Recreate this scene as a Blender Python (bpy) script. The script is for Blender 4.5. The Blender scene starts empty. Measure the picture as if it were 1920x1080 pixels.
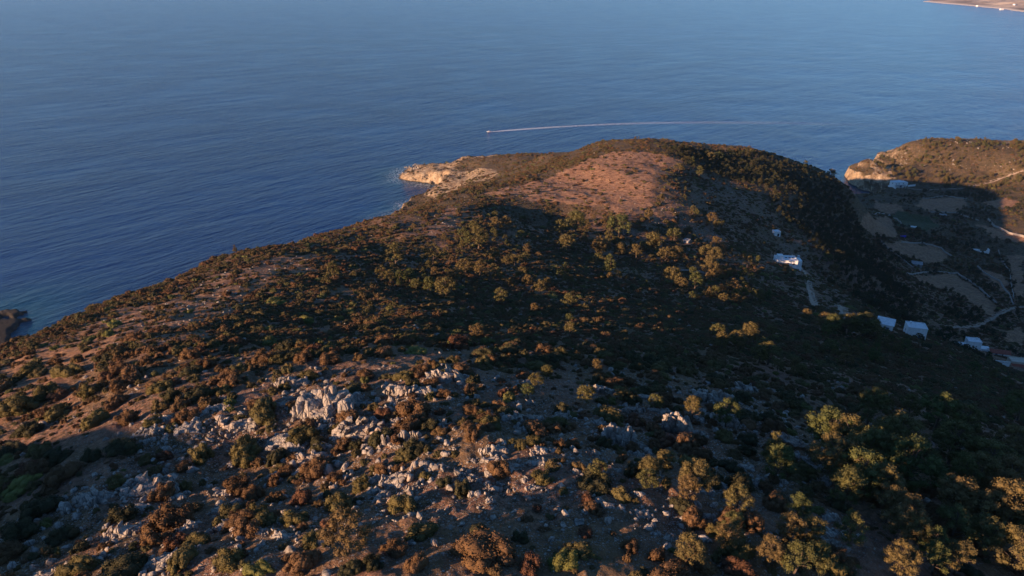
import bpy, math, random
import numpy as np

# ------------------------------------------------ camera, sky, sun, exposure
scene = bpy.context.scene
col = scene.collection
SUN_AZ, SUN_EL = math.radians(28), math.radians(13)
cam_d = bpy.data.cameras.new("camera"); cam = bpy.data.objects.new("camera", cam_d); col.objects.link(cam)
cam.location = (0, 0, 250); cam.rotation_euler = (math.radians(90-24.5), 0, 0)
cam_d.sensor_width = 36; cam_d.lens = 36*1297/1920; cam_d.clip_start = .5; cam_d.clip_end = 90000
scene.camera = cam
world = bpy.data.worlds.new("World"); scene.world = world; world.use_nodes = True
wt = world.node_tree; wt.nodes.clear()
sky = wt.nodes.new("ShaderNodeTexSky"); sky.sky_type = 'NISHITA'; sky.sun_disc = False
sky.sun_elevation = SUN_EL; sky.sun_rotation = math.radians(180)+math.atan2(math.cos(SUN_AZ), math.sin(SUN_AZ))
sky.air_density = 1.0; sky.dust_density = .1; sky.ozone_density = 6.0
bg = wt.nodes.new("ShaderNodeBackground"); bg.inputs[1].default_value = .078
wo = wt.nodes.new("ShaderNodeOutputWorld"); wt.links.new(sky.outputs[0], bg.inputs[0]); wt.links.new(bg.outputs[0], wo.inputs[0])
sun_d = bpy.data.lights.new("sun", 'SUN'); sun_d.energy = 5.0; sun_d.angle = math.radians(.5); sun_d.color = (1.0, .62, .38)
sun = bpy.data.objects.new("sun", sun_d); col.objects.link(sun)
# the sun stands to the left and a little behind the camera, ten degrees up
sun.rotation_euler = (math.radians(90)-SUN_EL, 0, -(math.radians(90)-SUN_AZ))
scene.view_settings.view_transform = 'Standard'; scene.view_settings.look = 'None'
scene.view_settings.gamma = 1; scene.view_settings.use_curve_mapping = False
scene.view_settings.exposure = 1.2
scene.cycles.max_bounces = 4; scene.cycles.volume_bounces = 0

# ---- terrain heights (world metres, sea level z=0, camera above the origin) ----
CAM_Z, PITCH, FPX = 250.0, math.radians(24.5), 1297.0
CT, ST = math.cos(PITCH), math.sin(PITCH)
SUN = np.array([-math.cos(SUN_AZ)*math.cos(SUN_EL), -math.sin(SUN_AZ)*math.cos(SUN_EL), math.sin(SUN_EL)])

def ray(u, v):
    a = (np.asarray(u, float)-960)/FPX; b = (540-np.asarray(v, float))/FPX
    return a, CT+b*ST, -ST+b*CT
def world_at(u, v, y):
    dx, dy, dz = ray(u, v); t = y/dy
    return dx*t, y, CAM_Z+dz*t
def to_px(x, y, z):
    z = z-CAM_Z
    d = y*CT-z*ST; upc = y*ST+z*CT
    d = np.where(d < 1e-3, 1e-3, d)
    return 960+FPX*x/d, 540-FPX*upc/d

def h2(ix, iy, s):
    n = (ix.astype(np.int64)*374761393+iy.astype(np.int64)*668265263+s*1442695041) & 0xFFFFFFFF
    n = ((n ^ (n >> 13))*1274126177) & 0xFFFFFFFF
    n = n ^ (n >> 16)
    return (n & 0xFFFF)/65535.0
def vnoise(x, y, s=0):
    x = np.asarray(x, float); y = np.asarray(y, float)
    ix = np.floor(x); iy = np.floor(y); fx = x-ix; fy = y-iy
    fx = fx*fx*fx*(fx*(fx*6-15)+10); fy = fy*fy*fy*(fy*(fy*6-15)+10)
    a = h2(ix, iy, s); b = h2(ix+1, iy, s); c = h2(ix, iy+1, s); d = h2(ix+1, iy+1, s)
    return (a*(1-fx)+b*fx)*(1-fy)+(c*(1-fx)+d*fx)*fy*1.0
def fbm(x, y, s=0, n=4, g=.5):
    t = 0; a = 1; w = 0
    for i in range(n):
        t = t+a*(vnoise(x+17.3*i, y-9.1*i, s+i)-.5)*2; w += a
        a *= g; x = x*2.03; y = y*2.03
    return t/w

UVY = [  # (u, v, forward distance) of ground seen in the photograph
 # near ground up to the rocky brow
 (0,1080,40),(300,1080,38),(640,1080,36),(960,1080,35.5),(1280,1080,38),(1600,1080,41),(1920,1080,46),
 (0,940,55),(300,940,51),(640,930,50),(960,900,50),(1280,900,52),(1600,900,58.5),(1920,900,73),
 (0,830,73),(300,800,66),(640,790,64),(960,790,63),(1280,790,66.5),(1600,790,84.5),(1920,800,111),
 (0,740,93),(300,720,82),(640,720,74),(960,720,73),(1280,720,84),(1600,710,117),(1920,730,180),
 # behind the brow
 (150,640,122),(300,650,105),(500,640,105),(640,640,107),(800,640,108),(960,640,114),(1280,640,128),(1450,640,150),(1600,655,165),
 (300,580,150),(500,570,158),(700,585,155),(850,585,158),(960,590,162),(1280,590,188),(1450,600,200),(1600,600,232),
 (0,650,128),(200,570,182),(400,490,250),(600,435,315),(700,410,345),(830,365,440),
 (500,510,212),(650,500,230),(800,510,226),(900,510,232),(1050,520,240),(1280,520,275),(1450,530,290),(1600,550,310),
 (700,450,295),(850,430,318),(960,440,325),(1100,450,338),(1280,440,378),(1400,450,405),(1475,492,345),(1600,500,400),
 (885,390,376),(1010,420,387),(1000,388,402),(1150,400,390),(1280,390,413),(1400,390,458),(1500,430,446),(1600,440,520),
 (950,350,455),(1100,350,455),(1230,340,460),(1350,335,516),(1480,350,532),
 (1150,300,520),(1250,290,540),(1100,305,510),(1350,300,578),
 (1120,282,575),(1250,268,592),(1400,279,618),(1500,306,615),(1560,330,598),(1600,358,596),(1622,400,610),
 # headland beyond, left
 (900,345,480),(1000,318,560),(1000,305,720),(1000,297,850),(1000,291,925),(940,318,812),(900,292,935),
 (890,318,835),(860,302,915),(1050,291,890),(1050,298,700),
 # valley on the right
 (1650,612,335),(1713,630,338),(1820,655,322),(1900,688,300),(1700,560,420),(1750,540,470),(1850,540,480),
 (1650,520,440),(1650,450,560),(1780,480,560),(1780,430,640),(1780,380,740),(1900,620,385),(1920,560,450),
 (1900,480,580),(1900,420,650),(1920,350,780),(1690,352,838),(1660,380,740),
 # right headland
 (1625,292,898),(1700,268,955),(1760,259,975),(1850,263,985),(1920,266,985),(1700,318,885),(1800,305,880),(1900,310,850),
]
XYZ = [  # sea floor, hidden slopes and land outside the frame
 (-210,130,95),(-330,110,-6),(-210,180,82),(-340,200,-12),(-200,260,70),(-315,300,-12),(-170,340,70),(-280,380,-12),
 (-150,420,55),(-250,480,-12),(-120,520,50),(-215,600,-10),(-85,620,42),(-170,700,-10),(-80,720,26),(-140,800,-8),(-125,850,-8),(-93,840,-2),(-98,860,-4),(-82,868,1),(-92,882,5),(-100,832,-5),
 (-60,770,28),(-95,880,7),(-128,905,7),(-150,917,3),(-185,900,-10),(-180,960,-10),(-90,975,-6),(0,990,-8),(80,980,-10),(-100,1100,-20),
 (80,655,102),(100,715,86),(30,720,76),(170,690,90),(100,800,40),(150,880,-6),(230,720,70),(220,820,-8),(300,700,58),(330,790,-8),(420,700,10),(440,780,9),(480,830,5),(400,770,12),(455,830,2),(500,862,7),(475,842,4),(540,872,12),(520,850,9),(560,850,11),(610,840,12),(560,800,9),(440,900,-12),
 (150,1100,-20),(400,1050,-15),(520,1000,-10),(480,950,-9),(500,905,-5),(600,1075,-8),(720,1090,-8),(900,1090,-8),(800,940,30),(900,800,45),(900,600,60),(800,450,65),(700,350,60),
 (600,1300,-20),(0,1400,-20),(-400,1000,-20),(-500,500,-20),(-480,200,-18),(-500,0,-15),
 (-388,472,4),(-378,452,3),(-396,450,6),(-402,468,6),(-365,480,-6),(-360,455,-6),(-430,470,6),(-465,440,8),(-430,560,-10),(-330,560,-12),
 (0,0,206),(-60,0,211),(-120,0,217),(-165,8,231),(-185,-35,236),(-250,-20,180),(-330,0,110),(-420,-40,10),(-150,60,182),(-115,60,190),
 (0,-80,225),(-120,-120,228),(-220,-200,215),(120,-60,175),(120,20,165),(200,-100,150),(250,60,110),(330,160,62),(250,150,95),(400,250,50),(450,100,60),(0,-300,250),(200,-300,160),(-350,-300,100),
]
_p = [world_at(*c) for c in UVY]+XYZ
_P = np.array(_p, float)
_C = 14.0
def _phi(r2): return np.sqrt(r2+_C*_C)
_D = ((_P[:, None, :2]-_P[None, :, :2])**2).sum(-1)
_n = len(_P)
_A = np.zeros((_n+3, _n+3)); _A[:_n, :_n] = -_phi(_D)+np.eye(_n)*2.0
_A[:_n, _n] = 1; _A[:_n, _n+1:] = _P[:, :2]/300; _A[_n, :_n] = 1; _A[_n+1:, :_n] = (_P[:, :2]/300).T
_W = np.linalg.solve(_A, np.concatenate([_P[:, 2], [0, 0, 0]]))
def sstep(a, b, x):
    t = np.clip((x-a)/(b-a), 0, 1); return t*t*(3-2*t)
def base_h(x, y):
    x = np.asarray(x, float); y = np.asarray(y, float); sh = x.shape
    x = x.ravel(); y = y.ravel(); out = np.empty(x.size)
    for i in range(0, x.size, 20000):
        X = x[i:i+20000]; Y = y[i:i+20000]
        r2 = (X[:, None]-_P[None, :, 0])**2+(Y[:, None]-_P[None, :, 1])**2
        out[i:i+20000] = -_phi(r2)@_W[:_n]+_W[_n]+X/300*_W[_n+1]+Y/300*_W[_n+2]
    return out.reshape(sh)
def height(x, y, h=None):
    x = np.asarray(x, float); y = np.asarray(y, float)
    if h is None: h = base_h(x, y)
    valley = sstep(430, 520, x)*sstep(870, 820, y)      # soft low shore only at the head of the cove
    # sea cliffs: the ground leaves the water steeply
    n1 = fbm(x/22, y/22, 3, 4)
    hh = h+n1*5.0*sstep(60, 5, np.abs(h))*(1-valley)
    cl = np.where(hh < 0, hh*.8-1.5, 0)+sstep(-1.0, 5.0, hh)*(np.clip(13+6*fbm(x/40, y/40, 9, 2), 3, 30)*(1-.8*np.exp(-((x+158)**2+(y-908)**2)/62**2))+12*np.exp(-((x+85)**2+(y-835)**2)/50**2))
    cliff = np.where(hh > 5, np.maximum(hh, cl+(hh-5)*.35), np.minimum(cl, 40))
    low = 1-sstep(14, 40, h)
    h2_ = h*(1-low*(1-valley))+cliff*low*(1-valley)
    h2_ = np.where(x < -340, np.minimum(h2_, 2+h*.4), h2_)
    land = sstep(0, 12, h2_)
    d = np.sqrt(x*x+y*y)
    r = fbm(x/38, y/38, 21, 3)*1.6+fbm(x/11, y/11, 31, 3)*.55+fbm(x/3.1, y/3.1, 41, 3)*.22
    r = r+(fbm(x/1.1, y/1.1, 61, 2)*.16+np.maximum(fbm(x/2.3, y/2.3, 71, 3), 0)*.5)*sstep(260, 60, d)
    gully = np.abs(fbm(x/60+.3*y/60, y/60, 55, 3))*2.4-.5
    return h2_+land*(r-gully*(1-valley*.7))

# regular height map used for shading tests and for setting things on the ground
GX0, GX1, GY0, GY1, GS = -520.0, 760.0, -300.0, 1120.0, 2.0
_gx = np.arange(GX0, GX1+GS, GS); _gy = np.arange(GY0, GY1+GS, GS)
_GX, _GY = np.meshgrid(_gx, _gy)
GH = height(_GX, _GY)
def hmap(x, y):
    fx = np.clip((np.asarray(x, float)-GX0)/GS, 0, len(_gx)-1.001); fy = np.clip((np.asarray(y, float)-GY0)/GS, 0, len(_gy)-1.001)
    ix = fx.astype(int); iy = fy.astype(int); fx = fx-ix; fy = fy-iy
    return (GH[iy, ix]*(1-fx)+GH[iy, ix+1]*fx)*(1-fy)+(GH[iy+1, ix]*(1-fx)+GH[iy+1, ix+1]*fx)*fy
def ground_hit(u, v):
    """world point where the sight line through (u, v) meets the ground or the sea"""
    dx, dy, dz = ray(u, v); t0 = 20.0; t = t0
    while t < 3000:
        x, y, z = dx*t, dy*t, CAM_Z+dz*t
        g = max(float(hmap(x, y)), 0.0) if GX0 < x < GX1 and y < GY1 else 0.0
        if z <= g:
            lo, hi = t0, t
            for _ in range(14):
                m = (lo+hi)/2; x, y, z = dx*m, dy*m, CAM_Z+dz*m
                g = max(float(hmap(x, y)), 0.0) if GX0 < x < GX1 and y < GY1 else 0.0
                if z <= g: hi = m
                else: lo = m
            return dx*hi, dy*hi, CAM_Z+dz*hi
        t0 = t; t += max(.5, t*.004)
    return dx*t, dy*t, 0.0
# ------------------------------------------------ material helpers
class NT:
    def __init__(s, name):
        s.m = bpy.data.materials.new(name); s.m.use_nodes = True; s.t = s.m.node_tree; s.t.nodes.clear()
        s.out = s.n("ShaderNodeOutputMaterial")
    def n(s, typ, **kw):
        nd = s.t.nodes.new(typ)
        for k, v in kw.items(): setattr(nd, k, v)
        return nd
    def link(s, a, b): s.t.links.new(a, b)
    def setin(s, sock, v):
        if isinstance(v, bpy.types.NodeSocket): s.link(v, sock)
        elif v is not None: sock.default_value = v
    def coord(s, kind='Object'): return s.n("ShaderNodeTexCoord").outputs[kind]
    def pos(s): return s.n("ShaderNodeNewGeometry").outputs['Position']
    def mapping(s, vec, scale=(1, 1, 1), rot=(0, 0, 0)):
        m = s.n("ShaderNodeMapping"); s.link(vec, m.inputs[0]); m.inputs['Scale'].default_value = scale; m.inputs['Rotation'].default_value = rot
        return m.outputs[0]
    def noise(s, vec, scale, detail=4, rough=.55, dist=0):
        n = s.n("ShaderNodeTexNoise"); s.link(vec, n.inputs['Vector']); n.inputs['Scale'].default_value = scale
        n.inputs['Detail'].default_value = detail; n.inputs['Roughness'].default_value = rough; n.inputs['Distortion'].default_value = dist
        return n.outputs['Fac']
    def voro(s, vec, scale, feature='F1', out='Distance'):
        n = s.n("ShaderNodeTexVoronoi", feature=feature); s.link(vec, n.inputs['Vector']); n.inputs['Scale'].default_value = scale
        return n.outputs[out]
    def ramp(s, fac, stops, interp='LINEAR'):
        r = s.n("ShaderNodeValToRGB"); cr = r.color_ramp; cr.interpolation = interp
        while len(cr.elements) < len(stops): cr.elements.new(.5)
        for e, (p, c) in zip(cr.elements, stops):
            e.position = p; e.color = (c, c, c, 1) if isinstance(c, (int, float)) else (*c, 1)
        s.link(fac, r.inputs[0]); return r.outputs[0]
    def mix(s, fac, a, b, blend='MIX'):
        m = s.n("ShaderNodeMix", data_type='RGBA', blend_type=blend)
        s.setin(m.inputs[0], fac)
        for sock, v in ((m.inputs[6], a), (m.inputs[7], b)):
            s.setin(sock, (*v, 1) if isinstance(v, tuple) and len(v) == 3 else v)
        return m.outputs[2]
    def math(s, op, a, b=None, clamp=False):
        m = s.n("ShaderNodeMath", operation=op, use_clamp=clamp); s.setin(m.inputs[0], a); s.setin(m.inputs[1], b); return m.outputs[0]
    def bump(s, h, strength=.5, dist=.1, normal=None):
        b = s.n("ShaderNodeBump"); s.link(h, b.inputs['Height']); b.inputs['Strength'].default_value = strength; b.inputs['Distance'].default_value = dist
        if normal is not None: s.link(normal, b.inputs['Normal'])
        return b.outputs[0]
    def bsdf(s, color, rough=.9, spec=.2, normal=None, **kw):
        p = s.n("ShaderNodeBsdfPrincipled"); s.setin(p.inputs['Base Color'], (*color, 1) if isinstance(color, tuple) and len(color) == 3 else color)
        s.setin(p.inputs['Roughness'], rough); s.setin(p.inputs['Specular IOR Level'], spec)
        if normal is not None: s.link(normal, p.inputs['Normal'])
        s.link(p.outputs[0], s.out.inputs[0]); return p

def mat_leaf(name, stops, rnd=True):
    """leaf colour varies from plant to plant and from tuft to tuft"""
    s = NT(name); oi = s.n("ShaderNodeObjectInfo").outputs['Random']
    c = s.ramp(oi, stops)
    n1 = s.noise(s.coord('Object'), 2.3, 3)
    c = s.mix(s.ramp(n1, [(.35, 0), (.7, .6)]), c, s.mix(1.0, c, (1.35, 1.25, .85), 'MULTIPLY'))
    n2 = s.noise(s.coord('Object'), 11, 2)
    c = s.mix(s.ramp(n2, [(.4, 0), (.75, .5)]), c, s.mix(1.0, c, (.62, .62, .6), 'MULTIPLY'))
    s.bsdf(c, .85, .15); return s.m
def one(c, j=.18):
    return [(0, tuple(v*(1-j) for v in c)), (1, tuple(v*(1+j) for v in c))]
LEAF = {'brown': mat_leaf("leaf_brown", one((.122, .072, .038))), 'olive': mat_leaf("leaf_olive", one((.105, .088, .036))),
        'bright': mat_leaf("leaf_bright_green", one((.145, .145, .045))), 'rust': mat_leaf("leaf_rust", one((.115, .058, .035))),
        'dark': mat_leaf("leaf_dark_green", one((.055, .052, .027)))}
LEAF_MIX = mat_leaf("leaf_mixed", [(0, (.055, .052, .027)), (.25, (.10, .082, .036)), (.5, (.115, .070, .036)), (.75, (.120, .065, .037)), (.93, (.09, .082, .036)), (.99, (.13, .13, .045))])
NEEDLE = mat_leaf("needles", [(0, (.078, .092, .034)), (.5, (.118, .100, .042)), (1, (.135, .094, .044))])
NEEDLE_DARK = mat_leaf("needles_forest", [(0, (.040, .048, .022)), (.5, (.052, .052, .026)), (1, (.070, .060, .028))])  # forest needle tone, darkened further for shade the flank lacks
def mk_bark():
    s = NT("bark"); n = s.noise(s.mapping(s.coord(), (6, 6, 1)), 3, 4)
    s.bsdf(s.ramp(n, [(.3, (.06, .045, .035)), (.7, (.16, .12, .09))]), .9, .1, s.bump(n, .6, .03)); return s.m
BARK = mk_bark()
def mk_rock(name, k=1.0, warm=(1, 1, 1)):
    s = NT(name); p = s.pos()
    n = s.noise(p, .9, 6, .62); v = s.voro(s.mapping(p, (1, 1, .35)), 1.6, 'DISTANCE_TO_EDGE')
    f = s.noise(p, 7, 5, .65)
    c = s.ramp(n, [(.3, (.20*k*warm[0], .18*k*warm[1], .155*k*warm[2])), (.5, (.36*k*warm[0], .325*k*warm[1], .28*k*warm[2])), (.72, (.52*k*warm[0], .47*k*warm[1], .40*k*warm[2]))])
    c = s.mix(s.ramp(f, [(.35, .55), (.6, 0)]), c, (.10, .085, .07))
    crack = s.ramp(v, [(0, 1), (.06, 0)])
    c = s.mix(s.math('MULTIPLY', crack, .6), c, (.07, .055, .045))
    c = s.mix(s.ramp(s.noise(p, .35, 3), [(.55, 0), (.75, .5)]), c, (.36, .22, .13))
    h = s.math('ADD', s.math('MULTIPLY', f, .5), s.math('MULTIPLY', s.ramp(v, [(0, 0), (.12, 1)]), .7))
    s.bsdf(c, .92, .15, s.bump(h, .8, .18)); return s.m
ROCK = mk_rock("limestone")
def mk_ground():
    s = NT("hill_ground"); p = s.pos()
    a = s.n("ShaderNodeAttribute", attribute_name="zone").outputs['Color']; rock_shade = s.n("ShaderNodeAttribute", attribute_name="rocky").outputs['Fac']
    sp = s.n("ShaderNodeSeparateColor"); s.link(a, sp.inputs[0]); field, stony, green = sp.outputs
    n1 = s.noise(p, .09, 6, .6); n2 = s.noise(p, .8, 6, .65); n3 = s.noise(p, 5, 4, .7)
    soil = s.ramp(n2, [(.25, (.11, .068, .048)), (.42, (.23, .122, .080)), (.58, (.34, .188, .120)), (.78, (.42, .29, .195))])
    dry = s.ramp(n3, [(.3, (.13, .085, .04)), (.7, (.27, .18, .085))])
    c = s.mix(s.ramp(n1, [(.42, 0), (.6, .75)]), soil, dry)
    # low herbs and dwarf scrub between the shrubs
    herb = s.ramp(s.noise(p, 1.7, 5, .7), [(.46, 0), (.56, 1)])
    herb = s.math('MULTIPLY', herb, s.ramp(s.noise(p, .05, 3), [(.35, .25), (.6, .9)]))
    c = s.mix(herb, c, s.ramp(n3, [(.3, (.035, .028, .016)), (.7, (.085, .060, .030))]))
    cov = s.n("ShaderNodeAttribute", attribute_name="heath").outputs['Fac']
    hc = s.ramp(n2, [(.3, (.045, .034, .018)), (.5, (.10, .074, .034)), (.68, (.14, .098, .048)), (.85, (.22, .14, .085))])
    hc = s.mix(s.ramp(s.noise(p, .11, 5, .7), [(.45, 0), (.58, .8)]), hc, (.045, .038, .020))
    c = s.mix(s.math('MULTIPLY', cov, s.ramp(s.noise(p, .35, 5, .7), [(.36, .35), (.5, .92)])), c, hc)
    # the dry meadow
    st = s.noise(s.mapping(p, (.8, 1.1, 1), (0, 0, .25)), .30, 7, .7)
    fc = s.ramp(st, [(.28, (.15, .08, .048)), (.43, (.30, .155, .085)), (.58, (.45, .25, .135)), (.76, (.52, .36, .21))])
    fc = s.mix(s.ramp(s.noise(p, .55, 5, .7), [(.5, 0), (.62, .75)]), fc, (.12, .066, .036))
    fm = s.math('MULTIPLY', field, 1.0)
    c = s.mix(fm, c, fc)
    c = s.mix(green, c, s.ramp(n3, [(.35, (.03, .045, .015)), (.7, (.07, .085, .03))]))
    # pale limestone rubble lying in patches
    peb = s.voro(s.mapping(p, (1, 1, .6)), 2.6); peb2 = s.voro(p, 6.0)
    pm = s.ramp(s.noise(p, .45, 5, .65), [(.37, 0), (.52, 1)])
    pm = s.math('MULTIPLY', pm, s.math('MAXIMUM', s.ramp(peb, [(.22, 1), (.34, 0)]), s.math('MULTIPLY', s.ramp(peb2, [(.25, 1), (.36, 0)]), .8)))
    pm = s.math('MULTIPLY', pm, s.math('ADD', s.math('MULTIPLY', stony, .9), .28))
    rc = s.ramp(s.noise(p, 2.2, 4), [(.3, (.22, .20, .175)), (.7, (.50, .45, .38))])
    # steep faces are bare rock
    nz = s.n("ShaderNodeSeparateXYZ"); s.link(s.n("ShaderNodeNewGeometry").outputs['True Normal'], nz.inputs[0])
    steep = s.ramp(s.math('ADD', nz.outputs[2], s.math('MULTIPLY', s.math('SUBTRACT', n2, .5), .5)), [(.60, 1), (.76, 0)])
    pz = s.n("ShaderNodeSeparateXYZ"); s.link(p, pz.inputs[0])
    lowz = s.ramp(s.math('DIVIDE', pz.outputs[2], 60), [(.55, 1), (.85, 0)])
    cl = s.noise(s.mapping(p, (1, 1, .5)), .16, 7, .65)
    clf = s.ramp(cl, [(.3, (.12, .085, .055)), (.42, (.32, .22, .13)), (.56, (.46, .35, .22)), (.75, (.52, .45, .34))])
    ck = s.ramp(s.noise(s.mapping(p, (1, 1, .25)), .9, 6, .7), [(.40, .75), (.5, 0)]); clf = s.mix(ck, clf, (.085, .062, .045))
    c = s.mix(pm, c, rc)
    c = s.mix(s.math('MULTIPLY', s.math('MULTIPLY', steep, lowz), s.math('ADD', 1.0, s.math('MINIMUM', rock_shade, 0.0))), c, clf)
    c = s.mix(s.math('MULTIPLY', rock_shade, s.ramp(s.noise(p, .22, 5, .65), [(.34, .05), (.5, 1)]), True), c, clf)
    c = s.mix(s.math('MULTIPLY', s.math('MAXIMUM', s.math('MULTIPLY', rock_shade, -1.0), 0.0), .85), c, s.ramp(n2, [(.35, (.022, .020, .018)), (.7, (.07, .062, .052))]))  # left-edge shore: its shade is painted in as a darker colour
    wet = s.ramp(s.math('DIVIDE', pz.outputs[2], 10), [(.06, 1), (.14, 0)])
    c = s.mix(wet, c, (.05, .042, .035))
    sp2 = s.noise(p, 14, 3, .7); c = s.mix(s.ramp(sp2, [(.36, .45), (.5, 0)]), c, s.mix(1.0, c, (.5, .47, .45), 'MULTIPLY')); c = s.mix(s.ramp(sp2, [(.60, 0), (.70, .35)]), c, (.42, .36, .28))
    h = s.math('ADD', s.math('MULTIPLY', n3, .45), s.math('ADD', s.math('MULTIPLY', n2, .8), s.math('MULTIPLY', pm, .5)))
    s.bsdf(c, .95, .1, s.bump(h, .95, .6)); return s.m
GROUND = mk_ground()
def mk_sea():
    s = NT("sea_water"); p = s.pos()
    sh = s.n("ShaderNodeAttribute", attribute_name="shallow").outputs['Fac']
    def swell(deg, sx): return s.mapping(s.mapping(p, (1, 1, 1), (0, 0, math.radians(-deg))), (sx, 1.5, 1))
    w1 = s.noise(swell(52, .4), .075, 5, .62, .3)
    w2 = s.noise(swell(20, .6), .30, 4, .6)
    w3 = s.noise(swell(40, .45), .014, 3, .5)
    h = s.math('ADD', s.math('MULTIPLY', w1, 1.5), s.math('MULTIPLY', w2, .35))
    h = s.math('ADD', s.math('MULTIPLY', h, s.ramp(s.noise(p, .006, 4, .6), [(.35, .35), (.65, 1)])), s.math('MULTIPLY', w3, 1.6))
    deep = s.ramp(s.noise(p, .0016, 4), [(.35, (.003, .017, .090)), (.7, (.004, .026, .125))])
    c = s.mix(s.ramp(sh, [(0, 0), (1, .9)]), deep, (.010, .058, .085))
    fo = s.n("ShaderNodeAttribute", attribute_name="surf").outputs['Fac']
    fo = s.math('MULTIPLY', fo, s.ramp(s.noise(p, .35, 6, .75), [(.50, 0), (.60, 1)])); c = s.mix(fo, c, (.7, .75, .8))
    pb = s.bsdf(c, s.math('ADD', .20, s.math('MULTIPLY', fo, .5)), .36, s.bump(h, 1.0, 2.4)); pb.inputs['Specular Tint'].default_value = (.32, .62, 1.0, 1); return s.m
SEA = mk_sea()
def mk_simple(name, c1, c2, scale=2.0, rough=.85, bump=.3, spec=.2):
    s = NT(name); n = s.noise(s.pos(), scale, 5, .6)
    s.bsdf(s.ramp(n, [(.3, c1), (.7, c2)]), rough, spec, s.bump(n, bump, .05)); return s.m
WHITE = mk_simple("lime_wash", (.62, .62, .60), (.80, .80, .78), 1.3)
ROOFW = mk_simple("white_roof", (.52, .53, .53), (.74, .75, .76), .8)
TILE = mk_simple("red_tile", (.20, .055, .035), (.36, .12, .075), 2.5)
GREY = mk_simple("grey_concrete", (.22, .22, .22), (.36, .35, .34), 1.0)
BEIGE = mk_simple("beige_plaster", (.42, .34, .25), (.55, .46, .36), 1.0)
GLASS = mk_simple("window_glass", (.015, .02, .03), (.03, .035, .045), 1.0, .45, 0, .15)
DOOR = mk_simple("blue_door_paint", (.05, .09, .18), (.07, .12, .24), 2, .6)
DIRT = mk_simple("track_dirt", (.22, .165, .12), (.36, .28, .21), .6)
BLUE = mk_simple("blue_tarpaulin", (.03, .03, .30), (.05, .05, .42), 1.5, .5)
PALETARP = mk_simple("pale_sheet", (.5, .55, .55), (.68, .72, .72), 1.5, .5)
STONE = mk_simple("drystone", (.16, .13, .11), (.42, .37, .31), 2.4, .95, .9)
FOAM = mk_simple("foam_white", (.5, .55, .6), (.85, .86, .88), .9, .7)
BOATRED = mk_simple("boat_red_trim", (.35, .03, .02), (.45, .05, .03), 2, .4)
# ------------------------------------------------ mesh helpers
rng = np.random.default_rng(7)
def new_mesh(name, V, F, mats=(), mi=None, smooth=False):
    """V (n,3), F (m,k) or list of index arrays"""
    me = bpy.data.meshes.new(name); V = np.asarray(V, np.float32)
    if not isinstance(F, list): F = [F]
    F = [np.asarray(f, np.int32) for f in F if len(f)]
    me.vertices.add(len(V)); me.vertices.foreach_set('co', V.ravel())
    loops = np.concatenate([f.ravel() for f in F]) if F else np.zeros(0, np.int32)
    tot = np.concatenate([np.full(len(f), f.shape[1], np.int32) for f in F]) if F else np.zeros(0, np.int32)
    me.loops.add(len(loops)); me.loops.foreach_set('vertex_index', loops)
    me.polygons.add(len(tot)); me.polygons.foreach_set('loop_start', np.concatenate([[0], np.cumsum(tot)[:-1]]).astype(np.int32) if len(tot) else tot)
    for m in mats: me.materials.append(m)
    if mi is not None: me.polygons.foreach_set('material_index', np.asarray(mi, np.int32))
    if smooth: me.polygons.foreach_set('use_smooth', np.ones(len(tot), bool))
    me.update(calc_edges=True); return me
def obj(name, me, parent=None, loc=(0, 0, 0), rot=(0, 0, 0), scl=(1, 1, 1)):
    o = bpy.data.objects.new(name, me); col.objects.link(o); o.parent = parent
    o.location = loc; o.rotation_euler = rot; o.scale = scl; return o
def tag(o, label=None, cat=None, group=None, kind=None):
    for k, v in (('label', label), ('category', cat), ('group', group), ('kind', kind)):
        if v: o[k] = v
    return o
class MB:
    """collects boxes and prisms, builds ONE mesh object"""
    def __init__(s): s.V = []; s.F = []; s.n = 0
    def add(s, V, F):
        s.V.append(np.asarray(V, float)); s.F += [[i+s.n for i in f] for f in F]; s.n += len(V)
    def box(s, x0, x1, y0, y1, z0, z1, taper=0):
        t = taper
        V = [(x0, y0, z0), (x1, y0, z0), (x1, y1, z0), (x0, y1, z0), (x0+t, y0+t, z1), (x1-t, y0+t, z1), (x1-t, y1-t, z1), (x0+t, y1-t, z1)]
        s.add(V, [(3, 2, 1, 0), (4, 5, 6, 7), (0, 1, 5, 4), (1, 2, 6, 5), (2, 3, 7, 6), (3, 0, 4, 7)])
    def prism(s, pts, z0, z1):
        n = len(pts); V = [(x, y, z0) for x, y in pts]+[(x, y, z1) for x, y in pts]
        s.add(V, [tuple(range(n-1, -1, -1)), tuple(range(n, 2*n))]+[(i, (i+1) % n, n+(i+1) % n, n+i) for i in range(n)])
    def build(s, name, mat, parent=None, **kw):
        me = bpy.data.meshes.new(name); me.from_pydata(np.concatenate(s.V).tolist(), [], s.F); me.materials.append(mat); me.update()
        return obj(name, me, parent, **kw)

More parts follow.
